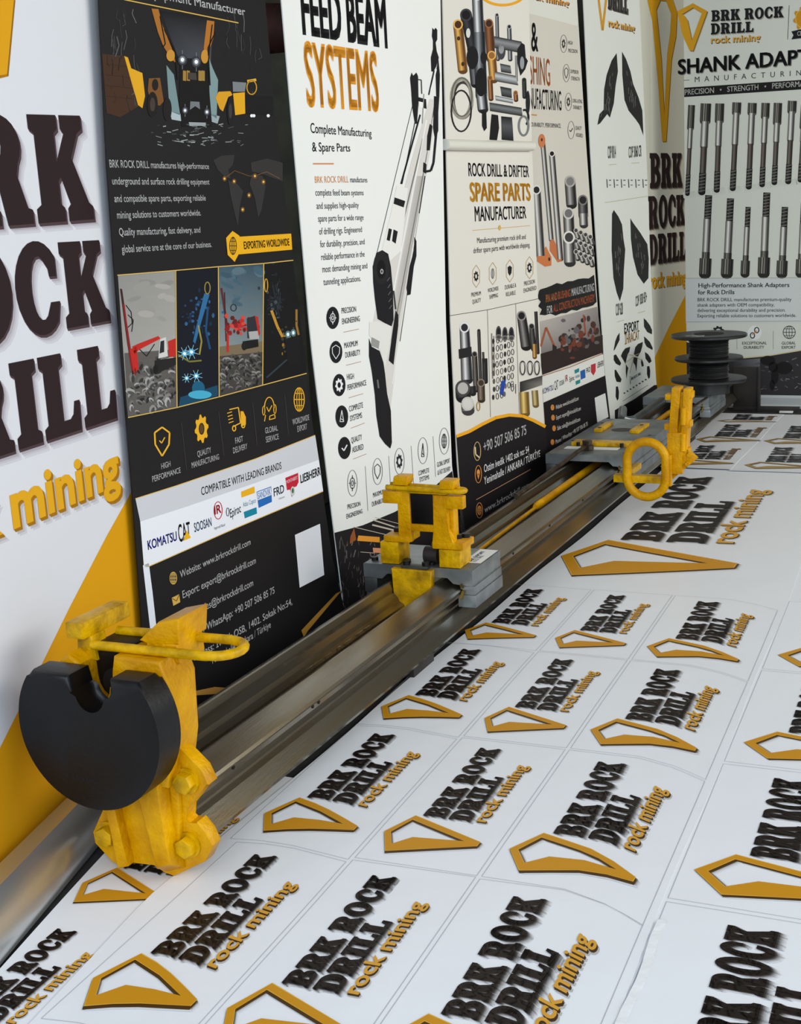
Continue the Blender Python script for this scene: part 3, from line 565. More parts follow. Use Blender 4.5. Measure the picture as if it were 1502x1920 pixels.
for i, (x, y) in enumerate(((661, 906), (708, 884), (749, 865), (793, 845), (833, 827))):
    ink.ring(x, y, 9.5, 25, .9, (90, 88, 90), 3); c = (44, 42, 46)
    if i == 0: target(x, y, 5, 11, c, 4)
    if i == 1: shield(x, y, 5.5, 14, c, 4, 1.2)
    if i == 2: gear(x, y, 6, 14, c, 4)
    if i == 3: derrick(x, y, 3.5, 14, c, 4)
    if i == 4: globe(x, y, 5, 14, c, 4, 1)
for s_, x0, y0, x1, y1 in (('PRECISION', 652, 955, 676, 948), ('ENGINEERING', 650, 973, 680, 962), ('MAXIMUM', 700, 933, 721, 925), ('DURABILITY', 698, 950, 722, 941), ('HIGH', 741, 912, 752, 908), ('PERFORMANCE', 736, 928, 766, 917), ('COMPLETE', 785, 892, 805, 885), ('SYSTEMS', 787, 904, 805, 898), ('GLOBAL SUPPORT', 820, 876, 844, 867), ('& FAST DELIVERY', 821, 891, 845, 882)): ink.text(s_, x0, y0, x1, y1, 9, 8, (50, 48, 52), 3, bold=.006)
for a, b in (((685, 874), (690, 958)), ((729, 855), (734, 935)), ((771, 836), (776, 912)), ((812, 818), (817, 894))): ink.line([a, b], .7, (120, 118, 118), 3)
ink.poly([(627, 999), (680, 985), (740, 960), (800, 925), (848, 883), (862, 980), (882, 1085), (655, 1215)], (32, 29, 31), 2)
for k in range(150):
    x = random.uniform(636, 745); y = random.uniform(1000, 1160); g = random.randint(40, 120)
    if y < 1195 - (x - 630) * .5: ink.line([(x, y), (x + random.uniform(-4, 4), y + random.uniform(5, 16))], random.uniform(.7, 2.2), (g, g - 5, g - 5), 3)
ink.poly([(672, 1004), (712, 1007), (712, 1017), (670, 1014)], (232, 154, 50), 4); ink.poly([(699, 1027), (716, 1028), (716, 1037), (700, 1036)], (222, 150, 110), 4); ink.poly([(657, 1006), (664, 990), (668, 1012), (656, 1020)], (150, 84, 40), 4)
for a, b, wd in (((663, 988), (726, 1003), 1.2), ((700, 975), (746, 990), 2.4), ((698, 984), (746, 996), 3), ((703, 970), (748, 982), 1), ((676, 1035), (702, 1037), 1)): ink.line([a, b], wd, (196, 186, 170), 4)
for a, b in (((856, 900), (872, 1010)), ((846, 960), (858, 1030))): ink.line([a, b], 5, (50, 46, 46), 3)
ink.build('printed_graphics', PRINT, t2)

# --- rock drill & drifter spare parts banner
p3 = Plane((-1.2406, 3.366), (-1.2013, 4.039), 1.08)
t3 = banner('roll_up_banner', 'cream banner with spare parts heading, phone number at its foot and white tube across', p3,
            [(830, 0), (845, 600), (857, 857), (868, 987), (880, 1065)], [(992, 0), (997, 260), (1009, 560), (1015, 696), (1022, 838), (1034, 970)], sheetcol=(222, 218, 208))
ink = Board(p3); K = (28, 26, 28); BRS = (96, 62, 30); BRL = (226, 176, 92); COPD = (70, 40, 24); COPL = (184, 124, 70)
ink.ring(943, -18, 46, 30, 5, (230, 164, 34), 3, a0=0, a1=math.pi, n=30)
ink.cyl(859, 46, 868, 132, 9, BRS, BRL, 3, top=(70, 44, 24)); ink.ell(860, 72, 3, 4, (60, 38, 20), 5); ink.ell(868, 120, 3, 4, (60, 38, 20), 5)
ink.cyl(874, 28, 888, 92, 11, (16, 16, 18), (60, 60, 64), 3.2, top=(20, 20, 22)); ink.ell(878, 62, 4, 9, (214, 214, 210), 6)
ink.cyl(895, -10, 898, 60, 10, (30, 30, 34), (226, 228, 230), 3.6, top=(20, 20, 22)); ink.cyl(898, 38, 903, 180, 11, (24, 24, 28), (150, 156, 162), 3.4)
ink.cyl(885, 90, 892, 158, 9, (20, 20, 22), (110, 112, 118), 3); ink.ell(902, 154, 11, 27, (22, 20, 24), 5); ink.cyl(903, 176, 906, 205, 10, (30, 30, 34), (216, 218, 220), 4)
ink.ell(886, 108, 11, 22, (24, 23, 26), 4.2); ink.ell(907, 108, 6, 12, (26, 25, 28), 5)
ink.cyl(917, 44, 921, 112, 8, COPD, (150, 96, 54), 3.8, top=(60, 34, 26)); ink.cyl(922, 104, 926, 150, 8, BRS, BRL, 4, top=(150, 100, 50)); ink.cyl(919, 146, 921, 186, 4.5, COPD, COPL, 4.2, top=(120, 80, 40))
ink.cyl(932, 28, 934, 112, 3.2, (34, 34, 38), (170, 172, 176), 3.4, top=(30, 30, 34)); ink.cyl(955, 50, 957, 112, 4, (40, 40, 44), (180, 182, 184), 3.8, top=(30, 30, 34)); ink.cyl(968, 104, 969, 152, 2, (60, 60, 62), (200, 200, 200), 3.8)
for q, c0, c1 in ((((927, 68), (978, 78), (980, 100), (928, 90)), (30, 30, 34), (140, 142, 146)), (((938, 119), (957, 123), (959, 138), (940, 135)), (28, 28, 30), (120, 122, 126)), (((928, 134), (966, 142), (972, 160), (928, 152)), (34, 34, 38), (190, 192, 194)),
    (((938, 162), (959, 166), (960, 184), (941, 180)), (26, 26, 28), (90, 92, 96)), (((929, 179), (962, 186), (962, 194), (930, 188)), (60, 60, 62), (200, 202, 204)), (((918, 192), (978, 202), (980, 218), (919, 208)), (22, 22, 24), (120, 122, 124)), (((940, 218), (960, 220), (963, 264), (941, 262)), (22, 22, 24), (80, 82, 86))):
    m_ = [((q[0][0] + q[3][0]) / 2, (q[0][1] * .6 + q[3][1] * .4)), ((q[1][0] + q[2][0]) / 2, (q[1][1] * .6 + q[2][1] * .4))]
    ink.grad([q[0], q[1], m_[1], m_[0]], [c0, c0, c1, c1], 4.4); ink.grad([m_[0], m_[1], q[2], q[3]], [c1, c1, c0, c0], 4.4)
ink.poly([(978, 80), (984, 84), (986, 108), (990, 114), (985, 130), (976, 142), (971, 120), (970, 92)], (26, 25, 28), 4.6); ink.ell(979, 118, 4, 12, (150, 152, 156), 5)
ink.ell(940, 96, 8, 16, (64, 64, 68), 4.2); ink.ell(940, 92, 5, 9, (150, 150, 152), 4.4)
ink.ring(866, 184, 22, 40, 7, (150, 146, 134), 4); ink.ring(866, 182, 20, 37, 2, (90, 86, 80), 4.2); ink.ring(868, 188, 20, 36, 5, (60, 56, 52), 3.9); ink.ring(865, 208, 20, 40, 3, (34, 32, 34), 4.4)
ink.poly([(904, 208), (912, 210), (913, 240), (908, 246), (904, 236)], (24, 23, 24), 4.4); ink.poly([(922, 214), (934, 216), (936, 240), (932, 263), (918, 262), (920, 235)], (24, 23, 25), 4.4)
ink.ring(982, 236, 11, 20, 4, (120, 122, 122), 4.6); ink.ring(984, 220, 9, 16, 4, (24, 24, 26), 4.5, a0=-2, a1=1.2); ink.ell(990, 192, 4, 22, (30, 30, 32), 4.4); ink.cyl(983, 150, 984, 182, 4, (20, 20, 22), (70, 70, 74), 4.4, top=(30, 30, 32)); ink.cyl(967, 174, 968, 188, 4, COPD, COPL, 4.4, top=(120, 80, 40))
ink.text('ROCK DRILL & DRIFTER', 879, 330, 992, 332, 25, 21, K, 3, bold=.02); ink.text('SPARE PARTS', 882, 377, 994, 375, 35, 31, (226, 164, 46), 3, bold=.025, side=(1, 1, (170, 120, 50))); ink.text('MANUFACTURER', 891, 415, 987, 409, 28, 22, K, 3, bold=.02)
ink.line([(886, 432), (994, 423)], .9, (200, 160, 80), 3); ink.ell(937, 427, 2.5, 5, (210, 170, 90), 4)
ink.text('Manufacturing premium rock drill and', 895, 456, 986, 448, 10.5, 9, K, 3); ink.text('drifter spare parts with worldwide shipping.', 888, 475, 994, 463, 10.5, 9, K, 3)
for i, (x, y) in enumerate(((893, 518), (924, 513), (956, 508), (993, 502))):
    pts = [(x, y - 21), (x + 6.5, y - 11), (x + 6.5, y + 11), (x, y + 21), (x - 6.5, y + 11), (x - 6.5, y - 11)]; ink.line(pts + [pts[0]], .9, (180, 150, 100), 3)
    if i in (0, 3): gear(x, y, 4.5, 10, K, 4)
    elif i == 1: ink.ring(x, y, 3, 10, 1, (90, 88, 90), 4); ink.line([(x, y - 8), (x, y + 8)], 1, (90, 88, 90), 4)
    else: ink.poly([(x - 4, y - 7), (x, y - 10), (x + 4, y - 7), (x + 3, y + 4), (x, y + 9), (x - 3, y + 4)], K, 4)
for s_, x0, y0, x1, y1 in (('PREMIUM', 884, 557, 902, 553), ('QUALITY', 886, 570, 902, 566), ('WORLDWIDE', 915, 549, 935, 544), ('SHIPPING', 918, 561, 934, 557), ('DURABLE &', 947, 543, 968, 538), ('RELIABLE', 949, 556, 967, 552), ('PRECISION', 983, 536, 1003, 531), ('ENGINEERED', 982, 549, 1006, 543)): ink.text(s_, x0, y0, x1, y1, 8, 7.5, K, 3)
ink.line([(843, 592), (914, 581), (1010, 560)], 1, (60, 58, 58), 3); ink.line([(914, 581), (920, 782)], .8, (120, 116, 112), 3); ink.line([(967, 570), (974, 778)], .8, (120, 116, 112), 3)
ink.cyl(871, 614, 876, 712, 9, (34, 34, 38), (224, 224, 224), 3, top=(40, 40, 44), r1=11); ink.poly([(860, 655), (884, 650), (885, 668), (861, 673)], (36, 35, 38), 4); ink.cyl(890, 664, 893, 732, 5, (28, 26, 26), (120, 112, 104), 3.4, top=(30, 30, 32)); ink.cyl(898, 620, 902, 736, 3, (26, 24, 24), (90, 84, 80), 3.4, top=(30, 30, 32)); ink.cyl(909, 672, 910, 716, 5, (20, 20, 20), (60, 58, 58), 3.4); ink.cyl(906, 660, 907, 680, 2, (26, 24, 24), (90, 84, 80), 3.4)
ink.cyl(868, 728, 869, 745, 14, (26, 25, 26), (70, 68, 68), 4.4, top=(180, 178, 174)); ink.cyl(877, 757, 878, 770, 12, (60, 58, 58), (200, 198, 192), 4.8, top=(210, 208, 202)); ink.cyl(902, 718, 903, 750, 7, (50, 42, 34), (140, 126, 108), 4.4, top=(60, 50, 42)); ink.ring(897, 762, 4, 9, 2, (170, 140, 84), 4.6); ink.cyl(886, 724, 887, 738, 6, (26, 25, 26), (60, 58, 58), 4.6)
for k in range(46):
    x = 926 + (k % 6) * 7 + random.uniform(-1, 1); y = 640 + (k // 6) * 15 - (k % 6) * 2; c = random.choice([(60, 58, 58), (96, 92, 90), (40, 40, 42), (120, 104, 90)])
    (ink.ring(x, y, 3, 6, 1.3, c, 3) if k % 3 else ink.ell(x, y, 2.4, 5, c, 3))
for x, y in ((935, 625), (947, 627), (959, 627)): ink.ell(x, y, 5, 14, (70, 68, 68), 4); ink.ell(x, y - 3, 3, 7, (26, 26, 28), 4.4); ink.ring(x, y + 7, 5.5, 5, 1.6, (130, 126, 122), 4.6)
ink.line([(922, 625), (924, 710)], 2.4, (130, 126, 120), 3); ink.line([(926, 630), (927, 705)], 1.6, (100, 96, 92), 3); ink.poly([(940, 715), (949, 712), (943, 742), (937, 738)], (40, 70, 160), 4); ink.ring(961, 727, 3, 7, 1.2, K, 4); ink.line([(967, 720), (967, 738)], 1.2, K, 4)
ink.cyl(978, 592, 987, 650, 8.5, (24, 22, 24), (140, 136, 132), 3.4, top=(26, 24, 26), r1=10); ink.cyl(997, 612, 1001, 655, 5, (24, 22, 24), (96, 92, 90), 3.6, top=(26, 24, 26)); ink.cyl(1005, 584, 1009, 662, 3, (20, 18, 20), (70, 66, 66), 3.6)
for x in (980, 994, 1007): ink.ring(x, 690, 6.5, 14, 3, (60, 58, 56), 4); ink.ring(x, 692, 6.5, 13, 1.2, (190, 188, 182), 4.4)
ink.cyl(1002, 645, 1003, 670, 4, BRS, BRL, 4); ink.cyl(983, 735, 985, 775, 9, (110, 84, 40), (236, 204, 120), 4.2); ink.cyl(1003, 732, 1005, 760, 6, (110, 90, 50), (210, 190, 130), 4.2); ink.grad([(975, 716), (1017, 704), (1017, 722), (975, 736)], [(40, 38, 38), (60, 56, 56), (130, 126, 120), (40, 38, 36)], 4)
arcp = [(856, 818), (880, 809), (905, 795), (930, 783), (955, 778), (980, 780), (1000, 788), (1023, 800)]
ink.poly(arcp + [(1036, 968), (880, 1065), (868, 987)], (30, 27, 29), 4)
for a, b in zip(arcp, arcp[1:]): ink.line([a, b], 6, (236, 168, 34), 5)
ink.ring(895, 846, 7, 18, 1.3, (200, 170, 110), 5); ink.line([(891, 838), (892, 852), (899, 858)], 2.4, (216, 200, 160), 5.4); ink.ring(897, 889, 6.5, 17, 1.3, (220, 140, 70), 5); ink.ell(897, 886, 3, 6, (226, 150, 80), 5.4); ink.poly([(894, 888), (900, 888), (897, 899)], (226, 150, 80), 5.4); ink.ring(899, 957, 6.5, 15, 1.3, (220, 140, 70), 5); globe(899, 957, 4, 9, (226, 150, 80), 5.4, 1)
ink.text('+90 507 506 85 75', 907, 848, 987, 814, 20, 18, WH, 5, bold=.008); ink.text('Ostim ivedik 1402 sok no: 54', 908, 886, 992, 848, 14.5, 12.5, WH, 5); ink.text('Yenimahalle / ANKARA / TÜRKİYE', 908, 909, 1013, 856, 14.5, 12.5, WH, 5)
ink.line([(893, 937), (995, 880)], 1, (210, 160, 120), 5); ink.text('www.brkrockdrill.com', 909, 962, 992, 913, 12, 10, WH, 5, bold=.008)
ink.build('printed_graphics', PRINT, t3)
tb_ = [p3.p((834, 271), 40), p3.p((916, 273), 40), p3.p((997, 274), 40)]
tube_obj('white_tube', tb_, .0155, WPLAS, t3, 14)

# --- pin and bushing banner
p4 = Plane((-1.2093, 4.039), (-1.1605, 4.764), 1.10)
t4 = banner('roll_up_banner', 'grey banner with copper and chrome pins above a black brush stroke heading', p4,
            [(986, 0), (992, 300), (1004, 560), (1017, 800), (1029, 965)], [(1082, 0), (1096, 226), (1115, 495), (1125, 635), (1130, 673), (1140, 777), (1152, 884)], sheetcol=(206, 202, 190))
ink = Board(p4)
ink.poly([(980, -60), (1081, -60), (1083, 49), (992, 25)], (216, 216, 206), 1); ink.text('rock mining', 985, -5, 1067, 12, 13, 12, (214, 150, 70), 3, bold=.02, side=(1.5, 2, (80, 50, 40)))
ink.text('&', 997, 95, 1009, 96, 54, 54, K, 3, bold=.02); ink.text('BUSHING', 976, 155, 1032, 161, 54, 50, (196, 116, 62), 3, bold=.01); ink.text('MANUFACTURING', 980, 203, 1053, 207, 40, 36, K, 3, bold=.01); ink.line([(996, 215), (1007, 216)], 2.4, (190, 140, 70), 3)
ink.text('PRECISION, DURABILITY, PERFORMANCE.', 972, 236, 1052, 240, 8, 8, K, 3)
for i, (x, y) in enumerate(((1057, 82), (1062, 137), (1066, 191), (1071, 244))):
    ink.ring(x, y, 6.5, 17, .9, (110, 106, 100), 3)
    if i == 0 or i == 2: gear(x, y, 3.5, 9, (60, 56, 56), 4)
    elif i == 1: shield(x, y, 3.4, 10, (60, 56, 56), 4, 1)
    else: tick(x, y, 3, (40, 38, 38), 4, 1.3)
for s_, x0, y0, x1, y1 in (('HIGH', 1065, 83, 1074, 84), ('PRECISION', 1066, 98, 1083, 100), ('SUPERIOR', 1070, 137, 1085, 139), ('STRENGTH', 1071, 150, 1087, 152), ('LONG-LASTING', 1074, 192, 1092, 194), ('DURABILITY', 1075, 204, 1091, 206), ('QUALITY', 1079, 243, 1091, 244), ('ASSURED', 1080, 256, 1093, 258)): ink.text(s_, x0, y0, x1, y1, 7, 7, (60, 56, 56), 3)
CHR = ((44, 42, 42), (220, 218, 214))
ink.cyl(1018, 268, 1034, 450, 4.5, *CHR, 3); ink.ell(1016, 264, 6.5, 13, (196, 118, 72), 5); ink.ell(1016, 262, 1.6, 3, (60, 30, 20), 6)
ink.cyl(1035, 288, 1051, 486, 5.5, *CHR, 3.4, top=(24, 22, 24)); ink.poly([(1031, 452), (1038, 448), (1054, 482), (1053, 490), (1046, 492), (1031, 470)], (190, 110, 66), 3.2)
ink.cyl(1006, 356, 1014, 480, 8, *CHR, 3.6, top=(34, 32, 34)); ink.poly([(1007, 480), (1024, 462), (1034, 482), (1034, 498), (1022, 500), (1007, 490)], (196, 116, 66), 3.5); ink.ell(1030, 486, 1.8, 3.5, (40, 24, 20), 5)
ink.cyl(1069, 340, 1072, 384, 10, (28, 26, 28), (170, 168, 166), 4, top=(120, 118, 116)); ink.cyl(1093, 375, 1094, 405, 9, (22, 20, 22), (120, 118, 116), 4, top=(26, 24, 26)); ink.cyl(1094, 400, 1095, 422, 8, *CHR, 4.2)
ink.cyl(1066, 400, 1068, 440, 10, (28, 26, 28), (200, 198, 194), 4.4, top=(110, 108, 108)); ink.cyl(1067, 445, 1069, 492, 11, *CHR, 4.6, top=(60, 58, 58))
for k in range(12): x = 1080 + (k % 4) * 9; y = 432 + (k // 4) * 20 + (k % 4) * 4; ink.cyl(x, y, x + 4, y + 14, 4.5, (40, 38, 38), (200, 196, 190), 4 + k * .02, top=(60, 58, 58))
br = [(1011, 545)] + [(1014 + k * 10, 540 - k * 2.3 + random.uniform(-3, 3)) for k in range(11)] + [(1119, 566)] + [(1112 - k * 10, 572 + k * 2.3 + random.uniform(-3, 4)) for k in range(10)] + [(1012, 590), (1016, 580), (1009, 574), (1014, 566), (1008, 558)]
ink.poly(br, (26, 24, 24), 3)
ink.text('PIN AND', 1024, 567, 1045, 562, 14, 14, (214, 132, 80), 4, bold=.01); ink.text('BUSHING', 1047, 561, 1070, 556, 14, 14, (206, 110, 66), 4, bold=.01); ink.text('MANUFACTURING', 1072, 555, 1114, 545, 14, 14, WH, 4, bold=.01)
ink.text('FOR', 1026, 588, 1036, 586, 14, 14, WH, 4, bold=.01); ink.text('ALL CONSTRUCTION MACHINERY', 1038, 585, 1115, 565, 14, 14, (206, 110, 66), 4, bold=.01)
ink.grad([(1012, 603), (1120, 575), (1130, 660), (1017, 702)], [(176, 170, 164), (140, 134, 130), (60, 54, 52), (54, 48, 48)], 2)
ink.poly([(1012, 664), (1130, 628), (1131, 661), (1017, 703)], (46, 36, 34), 2.4)
for k in range(60): x = random.uniform(1048, 1122); y = 640 - (x - 1048) * .25 + random.gauss(0, 14); ink.ell(x, y, random.uniform(2, 6), random.uniform(2, 8), random.choice([(60, 44, 40), (110, 56, 40), (40, 36, 40), (96, 90, 92), (70, 40, 34)]), 2.8 + k * .002, 7)
ink.line([(1014, 650), (1024, 614), (1040, 650)], 4, (150, 84, 60), 3.4); ink.poly([(1036, 645), (1044, 650), (1043, 664), (1036, 660)], (46, 34, 32), 3.6); ink.line([(1094, 590), (1098, 625)], 3, (150, 70, 50), 3.4)
ink.line([(1014, 706), (1070, 688), (1130, 663)], 1.4, (150, 96, 60), 4); ink.poly([(1015, 707), (1131, 664), (1134, 704), (1019, 754)], (218, 218, 212), 3)
for s_, x0, y0, x1, y1, h, c in (('KOMATSU', 1018, 739, 1038, 731, 10, (24, 32, 120)), ('CAT', 1040, 732, 1047, 729, 17, (40, 60, 50)), ('SOOSAN', 1049, 724, 1058, 720, 9, (30, 80, 90)), ('IR', 1060, 716, 1065, 714, 12, (180, 30, 44)), ('Epiroc', 1068, 716, 1077, 712, 9, K), ('Atlas', 1079, 710, 1087, 706, 6, (26, 120, 140)), ('FRD', 1099, 700, 1107, 696, 9, K), ('LIEBHERR', 1120, 690, 1132, 685, 10, K)): ink.text(s_, x0, y0, x1, y1, h, h, c, 4, bold=.02)
for q, c in (([(1077, 694), (1086, 690), (1086, 697), (1078, 701)], (40, 130, 130)), ([(1079, 715), (1088, 711), (1088, 718), (1080, 722)], (40, 130, 130)), ([(1088, 696), (1097, 692), (1098, 708), (1089, 712)], (40, 90, 160)), ([(1108, 684), (1117, 681), (1117, 696), (1113, 704), (1108, 698)], (180, 50, 60))): ink.poly(q, c, 4)
ink.poly([(1019, 755), (1135, 704), (1156, 888), (1034, 970)], (28, 25, 26), 3)
for i, (s_, x0, y0, x1, y1) in enumerate((('Website: www.brkrockdrill.com', 1042, 768, 1085, 750), ('Export: export@brkrockdrill.com', 1043, 787, 1089, 769), ('Sales: sales@brkrockdrill.com', 1045, 807, 1088, 789), ('Phone / WhatsApp: +90 507 506 85 75', 1042, 833, 1102, 798))): ink.text(s_, x0, y0, x1, y1, 8, 7.5, (206, 204, 200), 4); ink.ell(x0 - 6, y0 - 4, 3.4, 5.5, (196, 128, 60), 4)
ink.poly([(1115, 746), (1135, 737), (1141, 782), (1120, 792)], (214, 216, 214), 4)
ink.build('printed_graphics', PRINT, t4)

# --- drill bit export banner
p5 = Plane((-1.1604, 4.7428), (-1.1421, 5.528), 1.12)
t5 = banner('roll_up_banner', 'pale banner with black drill bit pictures and an export world map', p5,
            [(1094, 0), (1108, 300), (1125, 560), (1140, 782), (1150, 893)], [(1199, 0), (1214, 334), (1220, 501), (1226, 640), (1231, 725), (1240, 818)], sheetcol=(216, 219, 212))
ink = Board(p5); K = (28, 27, 27)
ink.line([(1122, -6), (1130, 57), (1137, -4)], 4, (200, 146, 40), 3); ink.text('DRILL', 1140, 17, 1177, 27, 34, 30, K, 3, slab=True, side=(2, 2, (90, 86, 80))); ink.text('rock mining', 1141, 49, 1190, 59, 15, 13, (220, 168, 70), 3, bold=.02, side=(1.8, 2.4, (90, 60, 40)))
def px3(pts): return [(1000 + x / 2.992, y / 2.992) for x, y in pts]
B1 = px3([(360, 700), (372, 640), (395, 615), (398, 500), (412, 420), (440, 340), (468, 298), (475, 400), (462, 480), (452, 580), (430, 660), (415, 640), (375, 692)])
B2 = px3([(498, 290), (520, 330), (545, 400), (560, 470), (590, 545), (612, 620), (618, 760), (596, 700), (575, 670), (535, 620), (512, 560), (500, 420)])
B3 = px3([(442, 1200), (452, 1178), (478, 1215), (498, 1260), (506, 1340), (516, 1400), (508, 1520), (505, 1620), (486, 1690), (468, 1640), (450, 1560), (440, 1400)])
B4 = px3([(545, 1225), (560, 1250), (600, 1305), (640, 1370), (648, 1450), (646, 1560), (620, 1592), (585, 1540), (560, 1440), (548, 1340)])
for P_ in (B1, B2, B3, B4):
    ink.poly(P_, K, 3); cx = sum(p[0] for p in P_) / len(P_); cy = sum(p[1] for p in P_) / len(P_)
    for k in range(14): a = random.choice(P_); u = random.uniform(.1, .7); x, y = a[0] * u + cx * (1 - u), a[1] * u + cy * (1 - u); ink.line([(x, y), (x + random.uniform(-2, 2), y + random.uniform(5, 14))], 1, (96, 96, 94), 3.4)
for s_, x0, y0, x1, y1, h in (('COP RR14', 1140, 297, 1155, 296, 23), ('COP 3060 CR', 1179, 296, 1203, 293, 21), ('COP 628', 1155, 592, 1168, 589, 22), ('COP 1838 HD+', 1192, 575, 1213, 565, 19)): ink.text(s_, x0, y0, x1, y1, h, h, (60, 60, 58), 3, bold=.02)
for a, b in (((1142, 309), (1156, 308)), ((1184, 306), (1199, 305)), ((1157, 604), (1170, 600)), ((1196, 587), (1210, 583)), ((1134, 380), (1214, 368))): ink.line([a, b], .9, (170, 166, 130), 3)
for k in range(6): x = 1138 + k * 13.5; ink.line([(x, 336), (x + 1, 352)], 1.6, (60, 60, 58), 3); ink.line([(x + 4, 338), (x + 8, 338)], 2, (100, 100, 96), 3); ink.line([(x + 4, 347), (x + 8, 347)], 2, (130, 130, 126), 3)
ink.text('EXPORT', 1171, 626, 1198, 618, 19, 17, K, 3, bold=.03); ink.text('İHRACAT', 1172, 646, 1199, 635, 19, 16, (176, 138, 70), 3, bold=.03)
def px7(pts): return [(1080 + x / 8, 560 + y / 8) for x, y in pts]
for pts in ([(675, 860), (700, 800), (740, 745), (815, 720), (800, 800), (780, 830), (760, 900), (745, 980), (700, 900)], [(750, 985), (785, 1040), (770, 1120), (760, 1205), (748, 1100)], [(870, 830), (890, 730), (930, 680), (1005, 648), (995, 720), (970, 800), (930, 870), (895, 860)], [(860, 880), (925, 880), (915, 1000), (905, 1095), (890, 1000), (862, 960)], [(985, 900), (1010, 960), (1018, 1010), (990, 1020), (975, 960)]): ink.poly(px7(pts), K, 3)
for a, b in (((870, 870), (740, 960)), ((870, 870), (810, 1120)), ((880, 870), (985, 920)), ((880, 850), (960, 820)), ((865, 850), (770, 840))): ink.line(px7([a, b]), 1, (180, 160, 110), 4)
for pts in ([(565, 780), (590, 640), (620, 560), (655, 510), (655, 620), (620, 690), (580, 770)], [(568, 850), (600, 835), (640, 900), (680, 970), (660, 1005), (600, 975), (568, 920)], [(580, 1070), (600, 1065), (650, 1150), (685, 1210), (670, 1255), (610, 1245), (583, 1160)], [(600, 1320), (630, 1315), (645, 1400), (640, 1500), (620, 1530), (597, 1470)],
            [(1018, 295), (1050, 320), (1110, 400), (1142, 470), (1140, 535), (1070, 500), (1022, 420)], [(1022, 565), (1050, 590), (1110, 650), (1152, 740), (1148, 770), (1060, 720), (1030, 660)], [(1035, 800), (1080, 830), (1115, 880), (1135, 940), (1100, 970), (1045, 900)], [(1068, 1015), (1100, 1010), (1115, 1080), (1110, 1180), (1090, 1205), (1066, 1130)]): ink.poly(px7(pts), K, 3)
ink.text('BRK ROCK DRILL', 1184, 713, 1202, 702, 5, 5, K, 3, bold=.02); ink.line([(1181, 706), (1182, 721), (1184, 706), (1181, 706)], .6, (90, 88, 80), 3)
for k in range(8): ink.ell(1171 + k * 5.7, 737 - k * 3.6, 1.8, 1.6, (70, 70, 68), 3, 8)
ink.line([(1168, 752), (1215, 722)], .9, (120, 120, 116), 3)
ink.poly([(1153, 769), (1190, 748), (1227, 722), (1232, 722), (1241, 820), (1155, 892)], (32, 28, 30), 3)
ink.build('printed_graphics', PRINT, t5)

# --- narrow panel with upright logo and yellow wedge
p6 = Plane((-1.1726, 5.5644), (-1.1537, 6.2294), 1.15)
t6 = banner('roll_up_banner', 'cream banner with tall gold logo over dark stacked lettering, in the far corner', p6,
            [(1195, 0), (1211, 334), (1218, 501), (1224, 640), (1229, 725), (1236, 820)], [(1310, 0), (1312, 400), (1316, 790)], sheetcol=(206, 205, 190))
ink = Board(p6); out6 = px3([(640, 0), (662, -40), (770, -40), (806, 70), (800, 200), (775, 330), (745, 792), (724, 794), (700, 460), (668, 120)]); in6 = px3([(690, 55), (712, 0), (745, 5), (775, 80), (768, 190), (752, 300), (735, 650), (718, 330)])
ink.poly([(x + 1.5, y + 2) for x, y in out6], (140, 104, 40), 2, holes=[[(x + 1.5, y + 2) for x, y in in6]]); ink.poly(out6, (206, 150, 24), 3, holes=[in6])
for s_, x0, y0, x1, y1, h0, h1 in (('BRK', 1219, 353, 1279, 351, 66, 64), ('ROCK', 1216, 430, 1284, 421, 62, 56), ('DRILL', 1217, 497, 1286, 487, 57, 53)): ink.text(s_, x0, y0, x1, y1, h0, h1, (40, 30, 30), 3, slab=True, side=(1.5, 2, (96, 84, 76)), shadow=[(3, 4, (176, 172, 158))])
ink.text('rock mining', 1217, 541, 1286, 531, 30, 26, (206, 152, 40), 3, bold=.025, side=(1.5, 2, (130, 96, 40)))
ink.poly([(1312, 470), (1284, 556), (1255, 612), (1227, 672), (1232, 728), (1237, 820), (1316, 790)], (206, 148, 12), 2)
ink.build('printed_graphics', PRINT, t6)

# --- back banner: shank adapters
pb = Plane((-1.1779, 6.3602), (-0.6499, 6.3348), 1.0)
tb = banner('roll_up_banner', 'far white banner facing the camera with two rows of steel shank adapters', pb,
            [(1282, 0), (1284, 400), (1289, 756)], [(1600, 0), (1605, 400), (1612, 766)], sheetcol=(210, 212, 202), bottom_rail=False)
ink = Board(pb); K = (26, 25, 27)
def px6(pts): return [(1260 + x / 6.207, y / 6.207) for x, y in pts]
vo = px6([(60, 130), (245, 38), (412, 130), (245, 592), (205, 588), (120, 400)]); vi = px6([(120, 165), (245, 88), (348, 150), (232, 470), (182, 235), (145, 182)])
for dx, c, ly in ((2.4, (176, 174, 160), 1.6), (1.3, (120, 88, 40), 2)): ink.poly([(x + dx, y + dx) for x, y in vo], c, ly, holes=[[(x + dx, y + dx) for x, y in vi]])
ink.poly(vo, (208, 152, 30), 3, holes=[vi])
ink.text('BRK ROCK', 1334, 40.5, 1469, 32.5, 21, 21, K, 3, slab=True, shadow=[(1.6, 1.8, (160, 158, 146))]); ink.text('DRILL', 1333, 65, 1413, 60, 21, 20, K, 3, slab=True, shadow=[(1.6, 1.8, (160, 158, 146))]); ink.text('rock mining', 1333, 81, 1426, 76, 13, 13, (214, 160, 60), 3, bold=.02, side=(1, 1.4, (60, 44, 34)))
ink.line([(1480, 10), (1477, 74)], 1, (70, 68, 66), 3)
